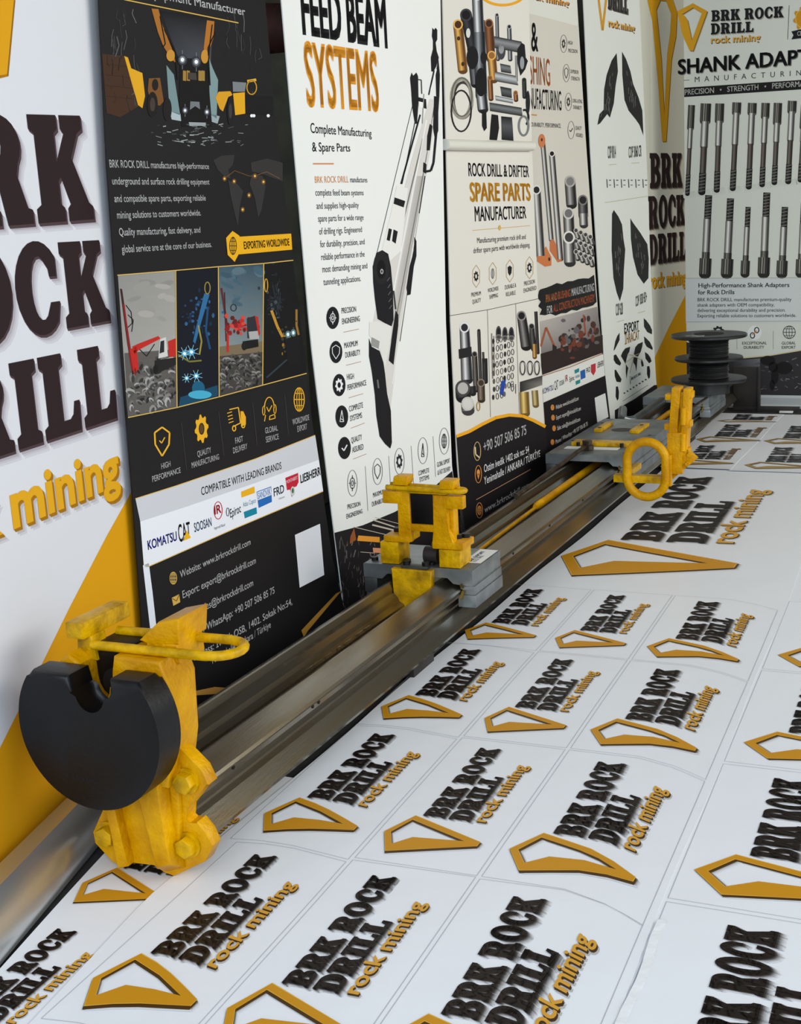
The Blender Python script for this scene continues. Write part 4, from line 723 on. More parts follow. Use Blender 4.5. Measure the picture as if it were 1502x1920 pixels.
for r_, c in ((19, (196, 140, 40)), (15, (226, 176, 70)), (13.5, (200, 140, 26))): gear(1506, 35, r_, r_ + 4, c, 3 + (19 - r_) * .1) if r_ == 19 else ink.ell(1506, 35, r_, r_ + 3, c, 3 + (19 - r_) * .1)
ink.poly([(1484, 59), (1500, 55), (1530, 53), (1530, 70), (1500, 72), (1484, 74), (1488, 66)], K, 4); ink.text('CERTIFIED', 1495, 67, 1530, 64, 8, 8, WH, 5, bold=.01)
ink.text('SHANK ADAPTER', 1272, 139, 1560, 115, 27, 27, K, 3, bold=.035, shadow=[(1.5, 1.8, (150, 150, 140))]); ink.text('MANUFACTURING', 1303, 154, 1522, 140, 10, 10, (50, 48, 48), 3, space=2.2); ink.line([(1282, 150.6), (1293, 150)], 1, (90, 90, 86), 3)
ink.poly([(1283, 164.5), (1604, 143), (1604, 161), (1283, 182)], (26, 24, 24), 3); ink.text('PRECISION   •   STRENGTH   •   PERFORMANCE', 1284, 178, 1532, 160, 10, 10, (224, 224, 218), 4, bold=.012)
def adapter(xt, yt, xb, yb, w0, spline, thread, dark=False, ly=3):
    L = lambda f: (xt + (xb - xt) * f, yt + (yb - yt) * f)
    seg = [(0, spline[0], w0, 'd'), (spline[0], thread * .62, w0 * .72, 'l'), (thread * .62, thread, w0 * .6, 'k'), (thread, 1, w0 * .66, 't')] if not dark else [(0, thread, w0 * .55, 't'), (thread, .72, w0 * .6, 'l'), (.72, .8, w0 * .62, 'd'), (.8, 1, w0 * .95, 'd')]
    for i, (a, b, ww, k) in enumerate(seg):
        (x0, y0), (x1, y1) = L(a), L(b); cc = {'l': ((66, 64, 62), (236, 234, 226)), 'd': ((44, 42, 40), (158, 154, 144)), 'k': ((44, 40, 38), (120, 108, 98)), 't': ((26, 24, 24), (70, 66, 62))}[k]
        ink.cyl(x0, y0, x1, y1, ww, *cc, ly + i * .05)
        if k == 'd':
            for q in (-.55, -.15, .3, .7): ink.line([(x0 + q * ww, y0), (x1 + q * ww, y1)], ww * .14, (24, 22, 22), ly + .6)
        if k == 't':
            n = max(3, int(abs(y1 - y0) / 5.5))
            for j in range(n): f = (j + .5) / n; x = x0 + (x1 - x0) * f; y = y0 + (y1 - y0) * f; ink.line([(x - ww * .9, y + 1), (x + ww * .8, y - 1)], 1.2, (128, 126, 118), ly + .6)
for x0, y0, x1, y1, ww, sp in ((1297, 197, 1289, 364, 6.5, .26), (1324, 194, 1316, 361, 10, .2), (1350, 194, 1344, 357, 8.5, .2), (1382, 192, 1374, 354, 8.5, .12), (1411, 193, 1404, 351, 8.5, .12), (1436, 193, 1429, 347, 8, .17), (1459, 193, 1452, 343, 8, .25), (1486, 189, 1478, 341, 8.5, .13), (1510, 196, 1501, 338, 8, .3)):
    ink.grad([(x1 - 9, y1 - 3), (x1 + 14, y1 - 6), (x1 + 18, y1 + 6), (x1 - 7, y1 + 8)], [(196, 198, 188), (200, 202, 192), (208, 210, 200), (204, 206, 196)], 2); adapter(x0, y0, x1, y1, ww, (sp,), .78)
for x0, y0, x1, y1, ww, d in ((1329, 366, 1322, 514, 12, 1), (1370, 372, 1363, 514, 12, 1), (1403, 388, 1397, 514, 9, 1), (1438, 361, 1432, 513, 12, 1), (1472, 388, 1466, 514, 11, 1), (1508, 380, 1502, 513, 11, 1)): adapter(x0, y0, x1, y1, ww, (.2,), .3, True)
ink.line([(1285, 522), (1604, 520)], .8, (150, 150, 144), 3); ink.poly([(1285, 523), (1604, 521), (1608, 606), (1286, 606)], (204, 208, 206), 1.5)
ink.text('High-Performance Shank Adapters', 1310, 539, 1480, 538, 8, 8, (34, 34, 36), 3, bold=.018); ink.text('for Rock Drills', 1309, 552, 1377, 551.5, 8, 8, (34, 34, 36), 3, bold=.018)
for s_, x0, y, x1 in (('BRK ROCK DRILL manufactures premium-quality', 1308, 565, 1484), ('shank adapters with OEM compatibility,', 1308, 575, 1452), ('delivering exceptional durability and precision.', 1308, 585, 1473), ('Exporting reliable solutions to customers worldwide.', 1308, 595, 1493)): ink.text(s_, x0, y, x1, y - .7, 6.3, 6.3, (60, 60, 62), 3, bold=.008)
ink.line([(1286, 603.5), (1604, 601)], .8, (150, 152, 150), 3); gear(1347, 620, 11, 9, (40, 40, 42), 3); ink.ell(1415, 624, 13, 13.5, (226, 228, 226), 3)
ink.ring(1411, 629, 5, 6, 2, (50, 50, 50), 4); ink.ring(1419, 619, 5, 6, 2, (50, 50, 50), 4); ink.line([(1411, 628), (1419, 620)], 2, (196, 130, 70), 4.5)
globe(1480, 623, 12, 12.5, (50, 50, 52), 3, 1.2)
for s_, x0, y, x1 in (('EXCEPTIONAL', 1392, 646, 1438), ('DURABILITY', 1395, 654, 1433), ('GLOBAL', 1466, 646, 1492), ('EXPORT', 1466, 654, 1492)): ink.text(s_, x0, y, x1, y - .3, 5.3, 5.3, (60, 60, 62), 3, bold=.012)
for x in (1382, 1450): ink.line([(x, 620), (x, 655)], .8, (150, 150, 148), 3)
ink.poly([(1287, 640), (1340, 664), (1395, 672), (1440, 668), (1500, 658), (1606, 640), (1611, 757), (1289, 752)], (52, 50, 52), 3)
ink.line([(1287, 640), (1340, 663), (1395, 671), (1440, 667), (1500, 657), (1606, 639)], 2, (206, 190, 150), 4)
ink.grad([(1375, 676), (1425, 672), (1425, 735), (1375, 735)], [(60, 60, 62), (110, 110, 114), (80, 80, 84), (50, 50, 52)], 3.4)
for k in range(120): x = random.uniform(1380, 1600); y = random.uniform(672, 733); g = random.randint(30, 120); ink.line([(x, y), (x + random.uniform(2, 9), y + random.uniform(-4, 4))], random.uniform(.6, 2), (g, g, g + 2), 3.8)
for q in ((1440, 676, 14, 9), (1450, 688, 9, 10), (1453, 706, 7, 14), (1448, 722, 5, 10), (1470, 690, 16, 12)): ink.ell(*q, (28, 27, 28), 4.2)
ink.build('printed_graphics', PRINT, tb)
bxa, bxb = pb.p((1289, 757)), pb.p((1612, 766)); bxa.z = bxb.z = 0; fr = lambda s_, t_, z_: bxa + (bxb - bxa) * s_ + pb.n * t_ + Vector((0, 0, z_))
bm = bmesh.new(); prof = [(-.10, 0), (.012, 0), (.012, .012), (.004, .016), (.008, .05), (-.006, .072), (-.05, .078), (-.10, .05)]
A = [bm.verts.new(fr(0, *p)) for p in prof]; Bv = [bm.verts.new(fr(1, *p)) for p in prof]; bm.faces.new(A); bm.faces.new(Bv[::-1])
for i in range(8): bm.faces.new((A[i], Bv[i], Bv[(i + 1) % 8], A[(i + 1) % 8]))
from_bm('base_case', bm, mat('satin_silver_rail', (200, 204, 204), rough=0.38, metal=0.25, spec=.5), tb)

# ================================================================== printed paper on the floor
def hgt(x, y): return .0022 + .0011 * math.sin(5.1 * x + 2.3 * y) + .0009 * math.sin(3.3 * y - 4.0 * x + 1.0) + .0006 * math.sin(9 * y + 3 * x)
def sheet(label, corners, lift, edges=True, nx=26, ny=46, curl=0.0, wav=.003, trim=0.0):
    # corners: near-left, near-right, far-right, far-left
    t = thing('printed_paper_sheet', label, 'paper sheet', (sum(c[0] for c in corners) / 4, sum(c[1] for c in corners) / 4, 0), 'printed paper sheets covering the floor')
    bm = bmesh.new(); top = []; bot = []
    for j in range(ny + 1):
        v = j / ny; row = []; rb_ = []
        for i in range(nx + 1):
            u = i / nx
            x = (corners[0][0] * (1 - u) + corners[1][0] * u) * (1 - v) + (corners[3][0] * (1 - u) + corners[2][0] * u) * v
            y = (corners[0][1] * (1 - u) + corners[1][1] * u) * (1 - v) + (corners[3][1] * (1 - u) + corners[2][1] * u) * v
            if trim: x += trim * max(0.0, 1.5 - y) * (1 - u) ** 3
            if i in (0, nx): x += wav * math.sin(y * 7 + i)
            if j in (0, ny): y += wav * math.sin(x * 9)
            z = hgt(x, y) + lift + (curl * max(0, 1 - v / .03) if curl else 0)
            row.append(bm.verts.new((x, y, z))); rb_.append(bm.verts.new((x, y, z - .0008)))
        top.append(row); bot.append(rb_)
    for j in range(ny):
        for i in range(nx):
            bm.faces.new((top[j][i], top[j][i + 1], top[j + 1][i + 1], top[j + 1][i])); bm.faces.new((bot[j][i], bot[j + 1][i], bot[j + 1][i + 1], bot[j][i + 1]))
    for j in range(ny): bm.faces.new((top[j][0], top[j + 1][0], bot[j + 1][0], bot[j][0])); bm.faces.new((top[j][nx], bot[j][nx], bot[j + 1][nx], top[j + 1][nx]))
    for i in range(nx): bm.faces.new((top[0][i], bot[0][i], bot[0][i + 1], top[0][i + 1])); bm.faces.new((top[ny][i], top[ny][i + 1], bot[ny][i + 1], bot[ny][i]))
    from_bm('paper', bm, PAPER, t); t['_lift'] = lift; return t
VO = [(.064, .196), (.2, .33), (.841, .212), (.838, .182), (.196, .072)]; VI = [(.118, .198), (.204, .297), (.72, .203), (.315, .183), (.2, .123)]
def logo(parent, x0, x1, y0, y1, far=False, bend=0.0, dy=0.0, outline=True, k=1.0, warp=0.0):
    lift = parent['_lift']
    def place(q, l):
        x = x0 + (x1 - x0) * q[0]; y = y0 + (y1 - y0) * q[1] + dy * q[0] + warp * math.sin(q[0] * 4.2) - bend * max(0.0, (q[0] - .5) / .35) ** 1.5
        return Vector((x, y, hgt(x, y) + lift + .0007 + l * .00016))
    I = Ink(place, .07)
    if outline:
        gx = .004 / (x1 - x0); gy = .004 / (y1 - y0); lw = .0009
        I.line([(gx, gy), (1 - gx, gy)], lw / (y1 - y0) * 1.0, (176, 178, 182), 0); I.line([(gx, 1 - gy), (1 - gx, 1 - gy)], lw / (y1 - y0), (176, 178, 182), 0)
        I.line([(gx, gy), (gx, 1 - gy)], lw / (x1 - x0), (170, 172, 178), 0); I.line([(1 - gx, gy), (1 - gx, 1 - gy)], lw / (x1 - x0), (170, 172, 178), 0)
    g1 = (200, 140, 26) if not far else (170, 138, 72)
    for d, c, ly in ((.046, (224, 225, 228), .3), (.040, (216, 216, 219), .45), (.034, (202, 202, 205), .6), (.028, (180, 178, 178), .8), (.022, (146, 142, 140), 1.1), (.017, (104, 98, 94), 1.5)):
        I.poly([(u + d * .9 * k, v - d * .35 * k) for u, v in VO], c, ly, holes=[[(u + d * .9 * k, v - d * .35 * k) for u, v in VI]])
    for f in (1, .66, .33): I.poly([(u + .012 * f * k, v - .014 * f * k) for u, v in VO], (74, 50, 20), 2 + .2 * (1 - f), holes=[[(u + .012 * f * k, v - .014 * f * k) for u, v in VI]])
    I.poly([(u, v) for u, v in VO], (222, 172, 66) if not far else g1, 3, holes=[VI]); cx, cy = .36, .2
    sh_ = lambda P_, q: [(u + (cx - u) * q * .35, v + (cy - v) * q) for u, v in P_]
    I.poly(sh_(VO, .03), g1, 3.4, holes=[[(u - (cx - u) * .012, v - (cy - v) * .03) for u, v in VI]])
    def word(tr, v0, v1, base, h, du, dv, c, ly):
        P, T = tr; I.tris([(base - q[1] * h + du, v0 + q[0] * (v1 - v0) + dv) for q in P], T, c, ly)
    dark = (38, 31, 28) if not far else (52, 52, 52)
    for tr, v0, v1, b, h in ((slab_tris('BRK ROCK', .02), .338, .925, .432, .176), (slab_tris('DRILL', .02), .338, .692, .642, .172)):
        for d, c, ly in ((.044, (224, 225, 228), .2), (.038, (214, 215, 218), .4), (.032, (198, 198, 201), .6), (.026, (176, 175, 176), .8), (.020, (146, 144, 144), 1.0), (.014, (108, 105, 103), 1.3), (.008, (66, 62, 60), 1.6)): word(tr, v0, v1, b, h, d * k, -d * .25 * k, c, ly)
        word(tr, v0, v1, b, h, 0, 0, dark, 3)
    tr = font_tris('rock mining', .022)
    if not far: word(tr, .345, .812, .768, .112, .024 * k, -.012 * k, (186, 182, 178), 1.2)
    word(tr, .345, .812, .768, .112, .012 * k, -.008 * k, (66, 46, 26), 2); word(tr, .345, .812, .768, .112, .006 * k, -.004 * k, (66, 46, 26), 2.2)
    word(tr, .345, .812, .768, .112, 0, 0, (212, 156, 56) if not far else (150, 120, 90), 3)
    I.build('printed_logo', PRINTP, parent)
sA = sheet('narrow paper sheet with repeated logos peeking out left of the yellow bracket foot', [(-1.075, .62), (-1.02, .62), (-1.03, 1.95), (-1.30, 1.95)], 0, nx=10, ny=24)
sB = sheet('large paper sheet of repeated logos lying along the right side of the beam', [(-1.118, .62), (-.352, .62), (-.352, 4.84), (-.985, 4.84)], .0022, trim=.12, nx=30, ny=90)
sC = sheet('paper sheet of repeated logos at the right edge of the floor', [(-.375, .62), (.62, .62), (.62, 4.86), (-.37, 4.86)], .0008, nx=30, ny=80)
sD = sheet('small curled paper sheet on the far floor beside the beam end', [(-1.0, 4.83), (-.735, 4.815), (-.70, 6.13), (-.985, 6.13)], .0046, nx=14, ny=40, curl=.004)
sE = sheet('small flat paper sheet on the far floor near the back banner', [(-.742, 4.80), (.3, 4.82), (.3, 6.13), (-.71, 6.13)], .0036, nx=24, ny=40, curl=.003)
for (a, b, c, d) in ((-1.229, -1.054, 1.42, 1.86), (-1.216, -1.037, 1.04, 1.41)): logo(sA, a, b, c, d, k=.7, outline=False)
XN = [-1.070, -.8435, -.631, -.362]; YN = [1.182, 1.70, 2.207, 2.716, 3.222]
for j in range(4):
    for i in range(3): logo(sB, XN[i] + (.016 if i == j == 0 else 0), XN[i + 1], YN[j], YN[j + 1], dy=(.0, .004, .010)[i] if j == 0 else 0, warp=(.010, 0, 0)[i] * (1 if j < 3 else .3), bend=.040 if i == 2 else 0)
logo(sB, -1.059, -.421, 3.225, 4.80, outline=False, k=.6)
for j in range(4): logo(sC, -.352, .03, 1.215 + j * .508, 1.720 + j * .508, k=.8)
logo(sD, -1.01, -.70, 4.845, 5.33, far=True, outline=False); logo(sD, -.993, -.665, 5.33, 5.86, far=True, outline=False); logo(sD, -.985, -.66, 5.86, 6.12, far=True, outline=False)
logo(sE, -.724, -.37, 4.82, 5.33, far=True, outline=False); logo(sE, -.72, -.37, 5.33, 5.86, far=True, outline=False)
for s_ in (sA, sB, sC, sD, sE): del s_['_lift']
# clear glossy tape over the seam
TAPE = mat('clear_glossy_tape', (240, 242, 244), rough=0.08, spec=0.7, bump=.5, bscale=24)
bm = bmesh.new(); n = 26; TV = []
for i in range(n + 1):
    y = 1.30 + .36 * i / n; x = -.352 + .002 * math.sin(y * 30); TV.append([bm.verts.new((x + d, y, hgt(x, y) + .0034 + (.0009 if (i % 3) else 0))) for d in (.004, .017)])
for i in range(n): bm.faces.new((TV[i][0], TV[i][1], TV[i + 1][1], TV[i + 1][0]))
ob = from_bm('clear_tape', bm, TAPE, None, (-.345, 1.48, 0)); tag(ob, 'strip of shiny clear tape along the seam between two paper sheets', 'tape')

# ================================================================== feed beam (local frame: s across, t along, z up from beam bottom)
BO = Vector((-1.04635, 1.62755, .05)); BN = Vector((.99967, -.02581, 0)); BD = Vector((.02581, .99967, 0)); BU = .95
def FR(s, t, z): return BO + BN * (s * BU) + BD * (t * BU) + Vector((0, 0, z * BU))
GZ = -.0500
beam = thing('feed_beam', 'long aluminium drill feed beam with two rails running along the banners', 'beam', FR(-.1, 2.4, -.05))
prof = [(0, 0), (.001, .006), (-.022, .034), (-.032, .04), (-.031, .046), (-.038, .053), (-.038, .066), (-.030, .074), (-.012, .083), (-.009, .088), (-.012, .0935), (-.066, .1045), (-.072, .103), (-.079, .093), (-.079, .074), (-.086, .062), (-.087, .034),
        (-.094, .028), (-.140, .028), (-.150, .034), (-.153, .050), (-.166, .058), (-.170, .068), (-.182, .078), (-.182, .088), (-.186, .103), (-.190, .1045), (-.203, .1), (-.207, .092), (-.203, .082), (-.178, .07), (-.174, .055), (-.180, .046), (-.178, .04), (-.188, .034), (-.211, .006), (-.21, 0)]
bm = bmesh.new(); bm_prism(bm, FR, prof, -.035, 4.86); from_bm('beam_extrusion', bm, RAILM, beam, smooth=False)
holes = [(-.0375, .13, .06), (-.0375, .43, .06), (-.0375, .455, .06), (-.0375, 1.62, .06), (-.0375, 1.95, .06), (-.0375, 2.3, .06)]
for s_, t_, z_ in holes:
    bm = bmesh.new(); bm_tube(bm, [FR(s_ - .006, t_, z_), FR(s_ + .0012, t_, z_)], .0035, 12); from_bm('bolt_hole_plug', bm, BOLT, beam)
for t_ in (.35, .385):
    bm = bmesh.new(); bm_tube(bm, [FR(-.150, t_, .038), FR(-.1435, t_, .032)], .004, 12); from_bm('bolt_hole_plug', bm, BOLT, beam)
# inspection marks scratched on the left rail (chalk text)
bi = Ink(lambda q, l: FR(-.158 + q[1] * .008, .62 + q[0] * .32, .0545 + .0012 + q[1] * .004))
P_, T_ = font_tris('/// / 17 22', 0); bi.tris(P_, T_, (196, 194, 182), 0); bi.build('chalk_marks', PRINT, beam)
for t_, nm in ((.9, 'first'), (3.9, 'second')):
    ob = box_obj('support_block', (-.18, t_, GZ), (-.03, t_ + .12, 0), DSTEEL, None, .002, FR, FR(-.1, t_, GZ))
    tag(ob, 'dark block hidden under the beam toward %s' % ('the yellow bracket end' if nm == 'first' else 'the cable reel end'), 'block')

# ---- yellow end bracket
br_ = thing('end_bracket', 'yellow cast bracket with slotted black rubber disc bolted to near end of the beam', 'bracket', FR(-.1, -.06, GZ))
foot = [(.008, .168), (.03, .15), (.041, .125), (.020, .108), (-.006, .078), (-.010, .055), (-.004, .050), (.013, .056), (.028, .04), (.038, .018), (.022, -.012), (-.043, -.05), (-.064, -.046), (-.080, -.034), (-.138, -.038), (-.15, -.05), (-.165, -.046), (-.198, -.016), (-.200, .006), (-.172, .046), (-.178, .16), (-.03, .20)]
prism_obj('foot_plate', foot, -.066, -.038, YEL, br_, .002, FR)
tower = [(.0, .30), (-.012, .335), (-.10, .335), (-.106, .31), (-.106, .285)] + arc(-.136, .285, .03, .038, -5, -175, 8) + [(-.168, .315), (-.19, .33), (-.222, .305), (-.225, .22), (-.18, .12), (-.02, .12), (-.003, .20)]
prism_obj('tower_casting', tower, -.092, -.012, YEL, br_, .005, FR)
prism_obj('stiffening_rib', [(-.158, .10), (-.140, .10), (-.119, -.036), (-.140, -.044)], -.064, -.086, YEL, br_, .003, FR)
prism_obj('stiffening_rib', [(-.088, .14), (-.030, .15), (-.016, -.030), (-.054, -.044)], -.064, -.100, YEL, br_, .004, FR, .75)
prism_obj('stiffening_rib', [(-.030, .15), (-.006, .16), (-.018, .0), (-.028, -.02)], -.064, -.076, YEL, br_, .003, FR, .8)
for s_, z_ in ((.002, .127), (-.006, .014), (-.164, .008)):
    bm = bmesh.new(); ang = random.uniform(0, 1)
    bm_prism(bm, FR, [(s_ + .0175 * math.cos(ang + k * math.pi / 3), z_ + .0175 * math.sin(ang + k * math.pi / 3)) for k in range(6)], -.067, -.086, .0015)
    bm_tube(bm, [FR(s_, -.066, z_), FR(s_, -.070, z_)], .021, 20); from_bm('hex_bolt', bm, YELW, br_)
# rubber disc with U slot and flat top
cx, cz, R_ = -.117, .232, .134; hw = .0375; sx = -.106
ang0 = math.asin(.088 / R_)
dp = [(cx + R_ * math.cos(a), cz + R_ * math.sin(a)) for a in [ang0 - (2 * ang0 + math.pi) * k / 56 for k in range(57)]]
ztop = cz + .088
slot = [(sx - hw, ztop)] + [(sx - hw, .292)] + arc(sx, .292, hw, .040, 180, 360, 16) + [(sx + hw, ztop)]
bm = bmesh.new(); bm_prism(bm, FR, dp + slot, -.152, -.093, .010); from_bm('rubber_disc', bm, RUB, br_)
I = Ink(lambda q, l: FR(-.155 + q[0] * .05, -.1528, .145 + q[1] * .006)); P_, T_ = font_tris('ROCK DRILL'); I.tris(P_, T_, (40, 40, 42), 0); I.build('moulded_mark', PRINT, br_)
box_obj('rubber_liner', (-.168, -.05, .2), (-.098, .03, .338), RUB, br_, .003, FR)
bm = bmesh.new(); bm_tube(bm, [FR(-.128, -.049, .275), FR(-.128, -.056, .275)], .024, 24); from_bm('liner_boss', bm, BLK, br_)
prism_obj('clamp_post', [(-.2, .31), (-.16, .31), (-.165, .352), (-.195, .352)], -.058, -.02, YELW, br_, .004, FR)
bm = bmesh.new(); bm_box(bm, FR, (-.203, -.075, .350), (-.168, .055, .378), .004); from_bm('clamp_jaw', bm, YELW, br_)
bm = bmesh.new(); bm_prism(bm, lambda s, t, z: FR(s, t, z), [(-.075, .352), (-.05, .344), (.0, .352), (.006, .396), (-.035, .386)], -.055, .03, .004); from_bm('clamp_jaw', bm, YEL, br_)
prism_obj('clamp_post', [(-.07, .32), (0, .32), (-.002, .352), (-.06, .352)], -.055, .02, YEL, br_, .004, FR)
rodp = [FR(-.155, -.07, .342), FR(.06, -.07, .344)] + [FR(.065 + .036 * math.sin(a), -.0325 - .0375 * math.cos(a), .345) for a in [math.pi * k / 10 for k in range(11)]] + [FR(.06, .005, .346), FR(-.16, .005, .342)]
tube_obj('locking_loop', rodp, .0075, YELW, br_, 12)

# ---- carriages
def plate_carriage(name, label, t0, t1, s0=-.272, s1=.021, zt=.14):
    c = thing(name, label, 'carriage', FR(-.12, (t0 + t1) / 2, .1))
    prism_obj('top_plate', [(s0, zt), (s0, zt - .034), (s0 + .05, zt - .036), (s0 + .065, zt - .022), (-.17, zt - .022), (-.10, zt - .022), (-.045, zt - .022), (-.03, zt - .036), (s1, zt - .04), (s1, zt), (s1 - .003, zt + .0015), (s0 + .003, zt + .0015)], t0, t1, ALU, c, 0, FR)
    for a, b, z0, z1, m_ in ((s1 - .028, s1 + .004, .078, zt - .040, ALU), (s1 - .040, s1 + .006, .046, .0775, ALU), (s0, s0 + .035, .066, zt - .036, ALUD), (s0 + .004, s0 + .05, .04, .0655, ALUD)): box_obj('side_jaw', (a, t0 + .002, z0), (b, t1 - .002, z1), m_, c, .0015, FR)
    prism_obj('slide_pad', [(-.012, .104), (-.004, .108), (-.0035, .094), (-.0085, .0935)], t0 - .004, t0 + .03, BRONZE, c, 0, FR)
    prism_obj('slide_pad', [(-.006, .09), (.0, .088), (-.008, .066), (-.014, .07)], t0 - .004, t0 + .03, BRONZE, c, 0, FR)
    return c
c1 = plate_carriage('clamp_carriage', 'small grey aluminium carriage carrying a tall yellow H-shaped clamp frame with black rubber panel', 1.157, 1.355)
for s_, t_ in ((-.255, 1.19), (-.165, 1.19), (-.095, 1.18), (-.252, 1.33), (-.118, 1.33)):
    bm = bmesh.new(); bm_tube(bm, [FR(s_, t_, .14), FR(s_, t_, .150)], .0085, 14); from_bm('cap_bolt', bm, BOLT, c1)
lq = [(-.031, 1.352), (.0185, 1.350), (.0185, 1.222), (-.029, 1.220)]
bm = bmesh.new(); f_ = bm.faces.new([bm.verts.new(FR(s_, t_, .1420)) for s_, t_ in lq]); from_bm('paper_label', bm, STICK, c1)
I = Ink(lambda q, l: FR(-.020 + (1 - q[1]) * .010 + l * .012, 1.232 + q[0] * .1, .1424)); 
for i, s_ in enumerate(('BRK EXPORT', 'ROCK DRILL')): P_, T_ = font_tris(s_, .02 if i == 0 else 0); I.tris([(x * (1 if i == 0 else .6), y) for x, y in P_], T_, (50, 52, 58), i)
I.build('label_print', PRINT, c1)
hf = c1
t0_ = 1.163
box_obj('mounting_block', (-.225, t0_, .1425), (-.176, t0_ + .07, .198), YELW, hf, .0015, FR); box_obj('mounting_block', (-.067, t0_, .1425), (-.012, t0_ + .075, .187), YELW, hf, .0015, FR)
box_obj('foot_flange', (-.216, t0_ + .002, .1985), (-.145, t0_ + .07, .214), YEL, hf, .003, FR); box_obj('foot_flange', (-.085, t0_ + .002, .1875), (-.004, t0_ + .08, .205), YEL, hf, .003, FR)
prism_obj('frame_post', [(-.176, .200), (-.142, .200), (-.142, .325), (-.174, .325)], t0_ + .004, t0_ + .024, YEL, hf, .003, FR)
prism_obj('frame_post', [(-.088, .192), (-.026, .2), (-.044, .235), (-.044, .322), (-.080, .322), (-.080, .24)], t0_ + .004, t0_ + .024, YEL, hf, .003, FR)
box_obj('frame_web', (-.156, t0_ + .024, .205), (-.140, t0_ + .055, .24), YELW, hf, .002, FR); box_obj('frame_web', (-.050, t0_ + .024, .2), (-.034, t0_ + .055, .30), YEL, hf, .002, FR)
box_obj('cross_bar', (-.145, t0_ + .006, .228), (-.078, t0_ + .022, .246), YEL, hf, .003, FR)
box_obj('side_arm', (-.213, t0_ + .002, .296), (-.160, t0_ + .026, .328), YEL, hf, .003, FR); box_obj('side_arm', (-.052, t0_ + .002, .290), (.0, t0_ + .026, .322), YEL, hf, .003, FR)
box_obj('rubber_panel', (-.146, t0_ + .012, .246), (-.079, t0_ + .04, .326), RUB, hf, .002, FR)
tube_obj('locking_loop', [FR(-.20, t0_ + .0, .338), FR(-.02, t0_ + .0, .334)] + [FR(-.012 + .014 * math.sin(a), t0_ + .014 - .014 * math.cos(a), .334) for a in [math.pi * k / 8 for k in range(9)]] + [FR(-.02, t0_ + .028, .335), FR(-.20, t0_ + .028, .339)], .0062, YELW, hf, 10)
box_obj('top_bar', (-.175, t0_ + .004, .324), (-.04, t0_ + .026, .331), YELW, hf, .001, FR)
box_obj('clamp_jaw', (-.180, t0_ - .008, .345), (-.142, t0_ + .034, .368), YEL, hf, .004, FR, skew=(.004, 0)); box_obj('clamp_jaw', (-.058, t0_ - .008, .340), (-.020, t0_ + .034, .362), YEL, hf, .004, FR, skew=(.004, 0))
box_obj('jaw_stem', (-.165, t0_ + .006, .330), (-.150, t0_ + .022, .346), YELW, hf, .001, FR); box_obj('jaw_stem', (-.045, t0_ + .006, .328), (-.032, t0_ + .022, .342), YELW, hf, .001, FR)
for s_, t_, z_ in ((-.198, t0_ + .05, .214), (-.035, t0_ + .05, .205), (-.02, t0_ + .065, .205)):
    bm = bmesh.new(); bm_tube(bm, [FR(s_, t_, z_), FR(s_, t_, z_ + .010)], .0095, 16); from_bm('cap_bolt', bm, BOLT, hf)
prism_obj('centre_guard_plate', [(-.184, .139), (-.077, .139), (-.084, .030), (-.135, .030), (-.152, .036), (-.156, .052), (-.178, .062), (-.180, .080)], 1.132, 1.156, YELW, hf, .002, FR)
box_obj('guard_lug', (-.16, 1.14, .1395), (-.09, 1.162, .1475), ALUD, hf, .001, FR)
for s_ in (-.150, -.098):
    bm = bmesh.new(); bm_tube(bm, [FR(s_, 1.151, .1475), FR(s_, 1.151, .157)], .009, 16); from_bm('cap_bolt', bm, BOLT, hf)
for t_, r_ in ((1.20, .020), (1.245, .020)):
    bm = bmesh.new(); bm_tube(bm, [FR(-.118, t_, .1625), FR(-.082, t_, .1625)], r_, 24); from_bm('guide_roller', bm, DSTEEL, hf)

c2 = plate_carriage('drill_carriage', 'wide aluminium carriage plate with yellow strips beside the upright yellow lifting ring', 2.64, 3.40)
box_obj('yellow_strip', (-.226, 2.80, .1415), (-.018, 2.865, .1545), YELW, c2, .001, FR)
bm = bmesh.new(); bm_box(bm, FR, (-.236, 2.742, .1415), (-.042, 2.785, .1425), 0); from_bm('paper_label', bm, STICK, c2)
box_obj('yellow_strip', (-.224, 3.09, .1415), (-.196, 3.265, .1535), YELW, c2, .001, FR); box_obj('yellow_strip', (-.084, 3.08, .1415), (-.050, 3.25, .1535), YELW, c2, .001, FR)
bm = bmesh.new(); bm_tube(bm, [FR(-.132, 3.152, .1405), FR(-.132, 3.152, .1422)], .038, 36); from_bm('centre_bore', bm, DSTEEL, c2)
for s_, t_ in ((-.2, 2.80), (-.04, 2.80), (-.21, 3.12), (-.067, 3.2), (.0, 3.05), (-.25, 2.9), (.0, 2.69), (-.25, 3.3)):
    bm = bmesh.new(); bm_tube(bm, [FR(s_, t_, .141), FR(s_, t_, .1552 if s_ in (-.2, -.04, -.21, -.067) else .1425)], .0065, 12); from_bm('countersunk_screw', bm, BOLT, c2)
hb = thing('stay_rod', 'brown steel rod with a hexagonal nut lying from the left rail onto the wide carriage', 'rod', FR(-.17, 2.4, .11))
tube_obj('rod', [FR(-.188, 2.08, .114), FR(-.168, 2.5, .136), FR(-.154, 2.62, .152), FR(-.148, 2.715, .156)], .0075, RUST, hb, 12)
bm = bmesh.new(); bm_lathe(bm, FR(-.146, 2.73, .1440), [(.022, 0), (.022, .014), (.017, .016), (.017, .03)], 6); from_bm('hex_nut', bm, RUST, hb)
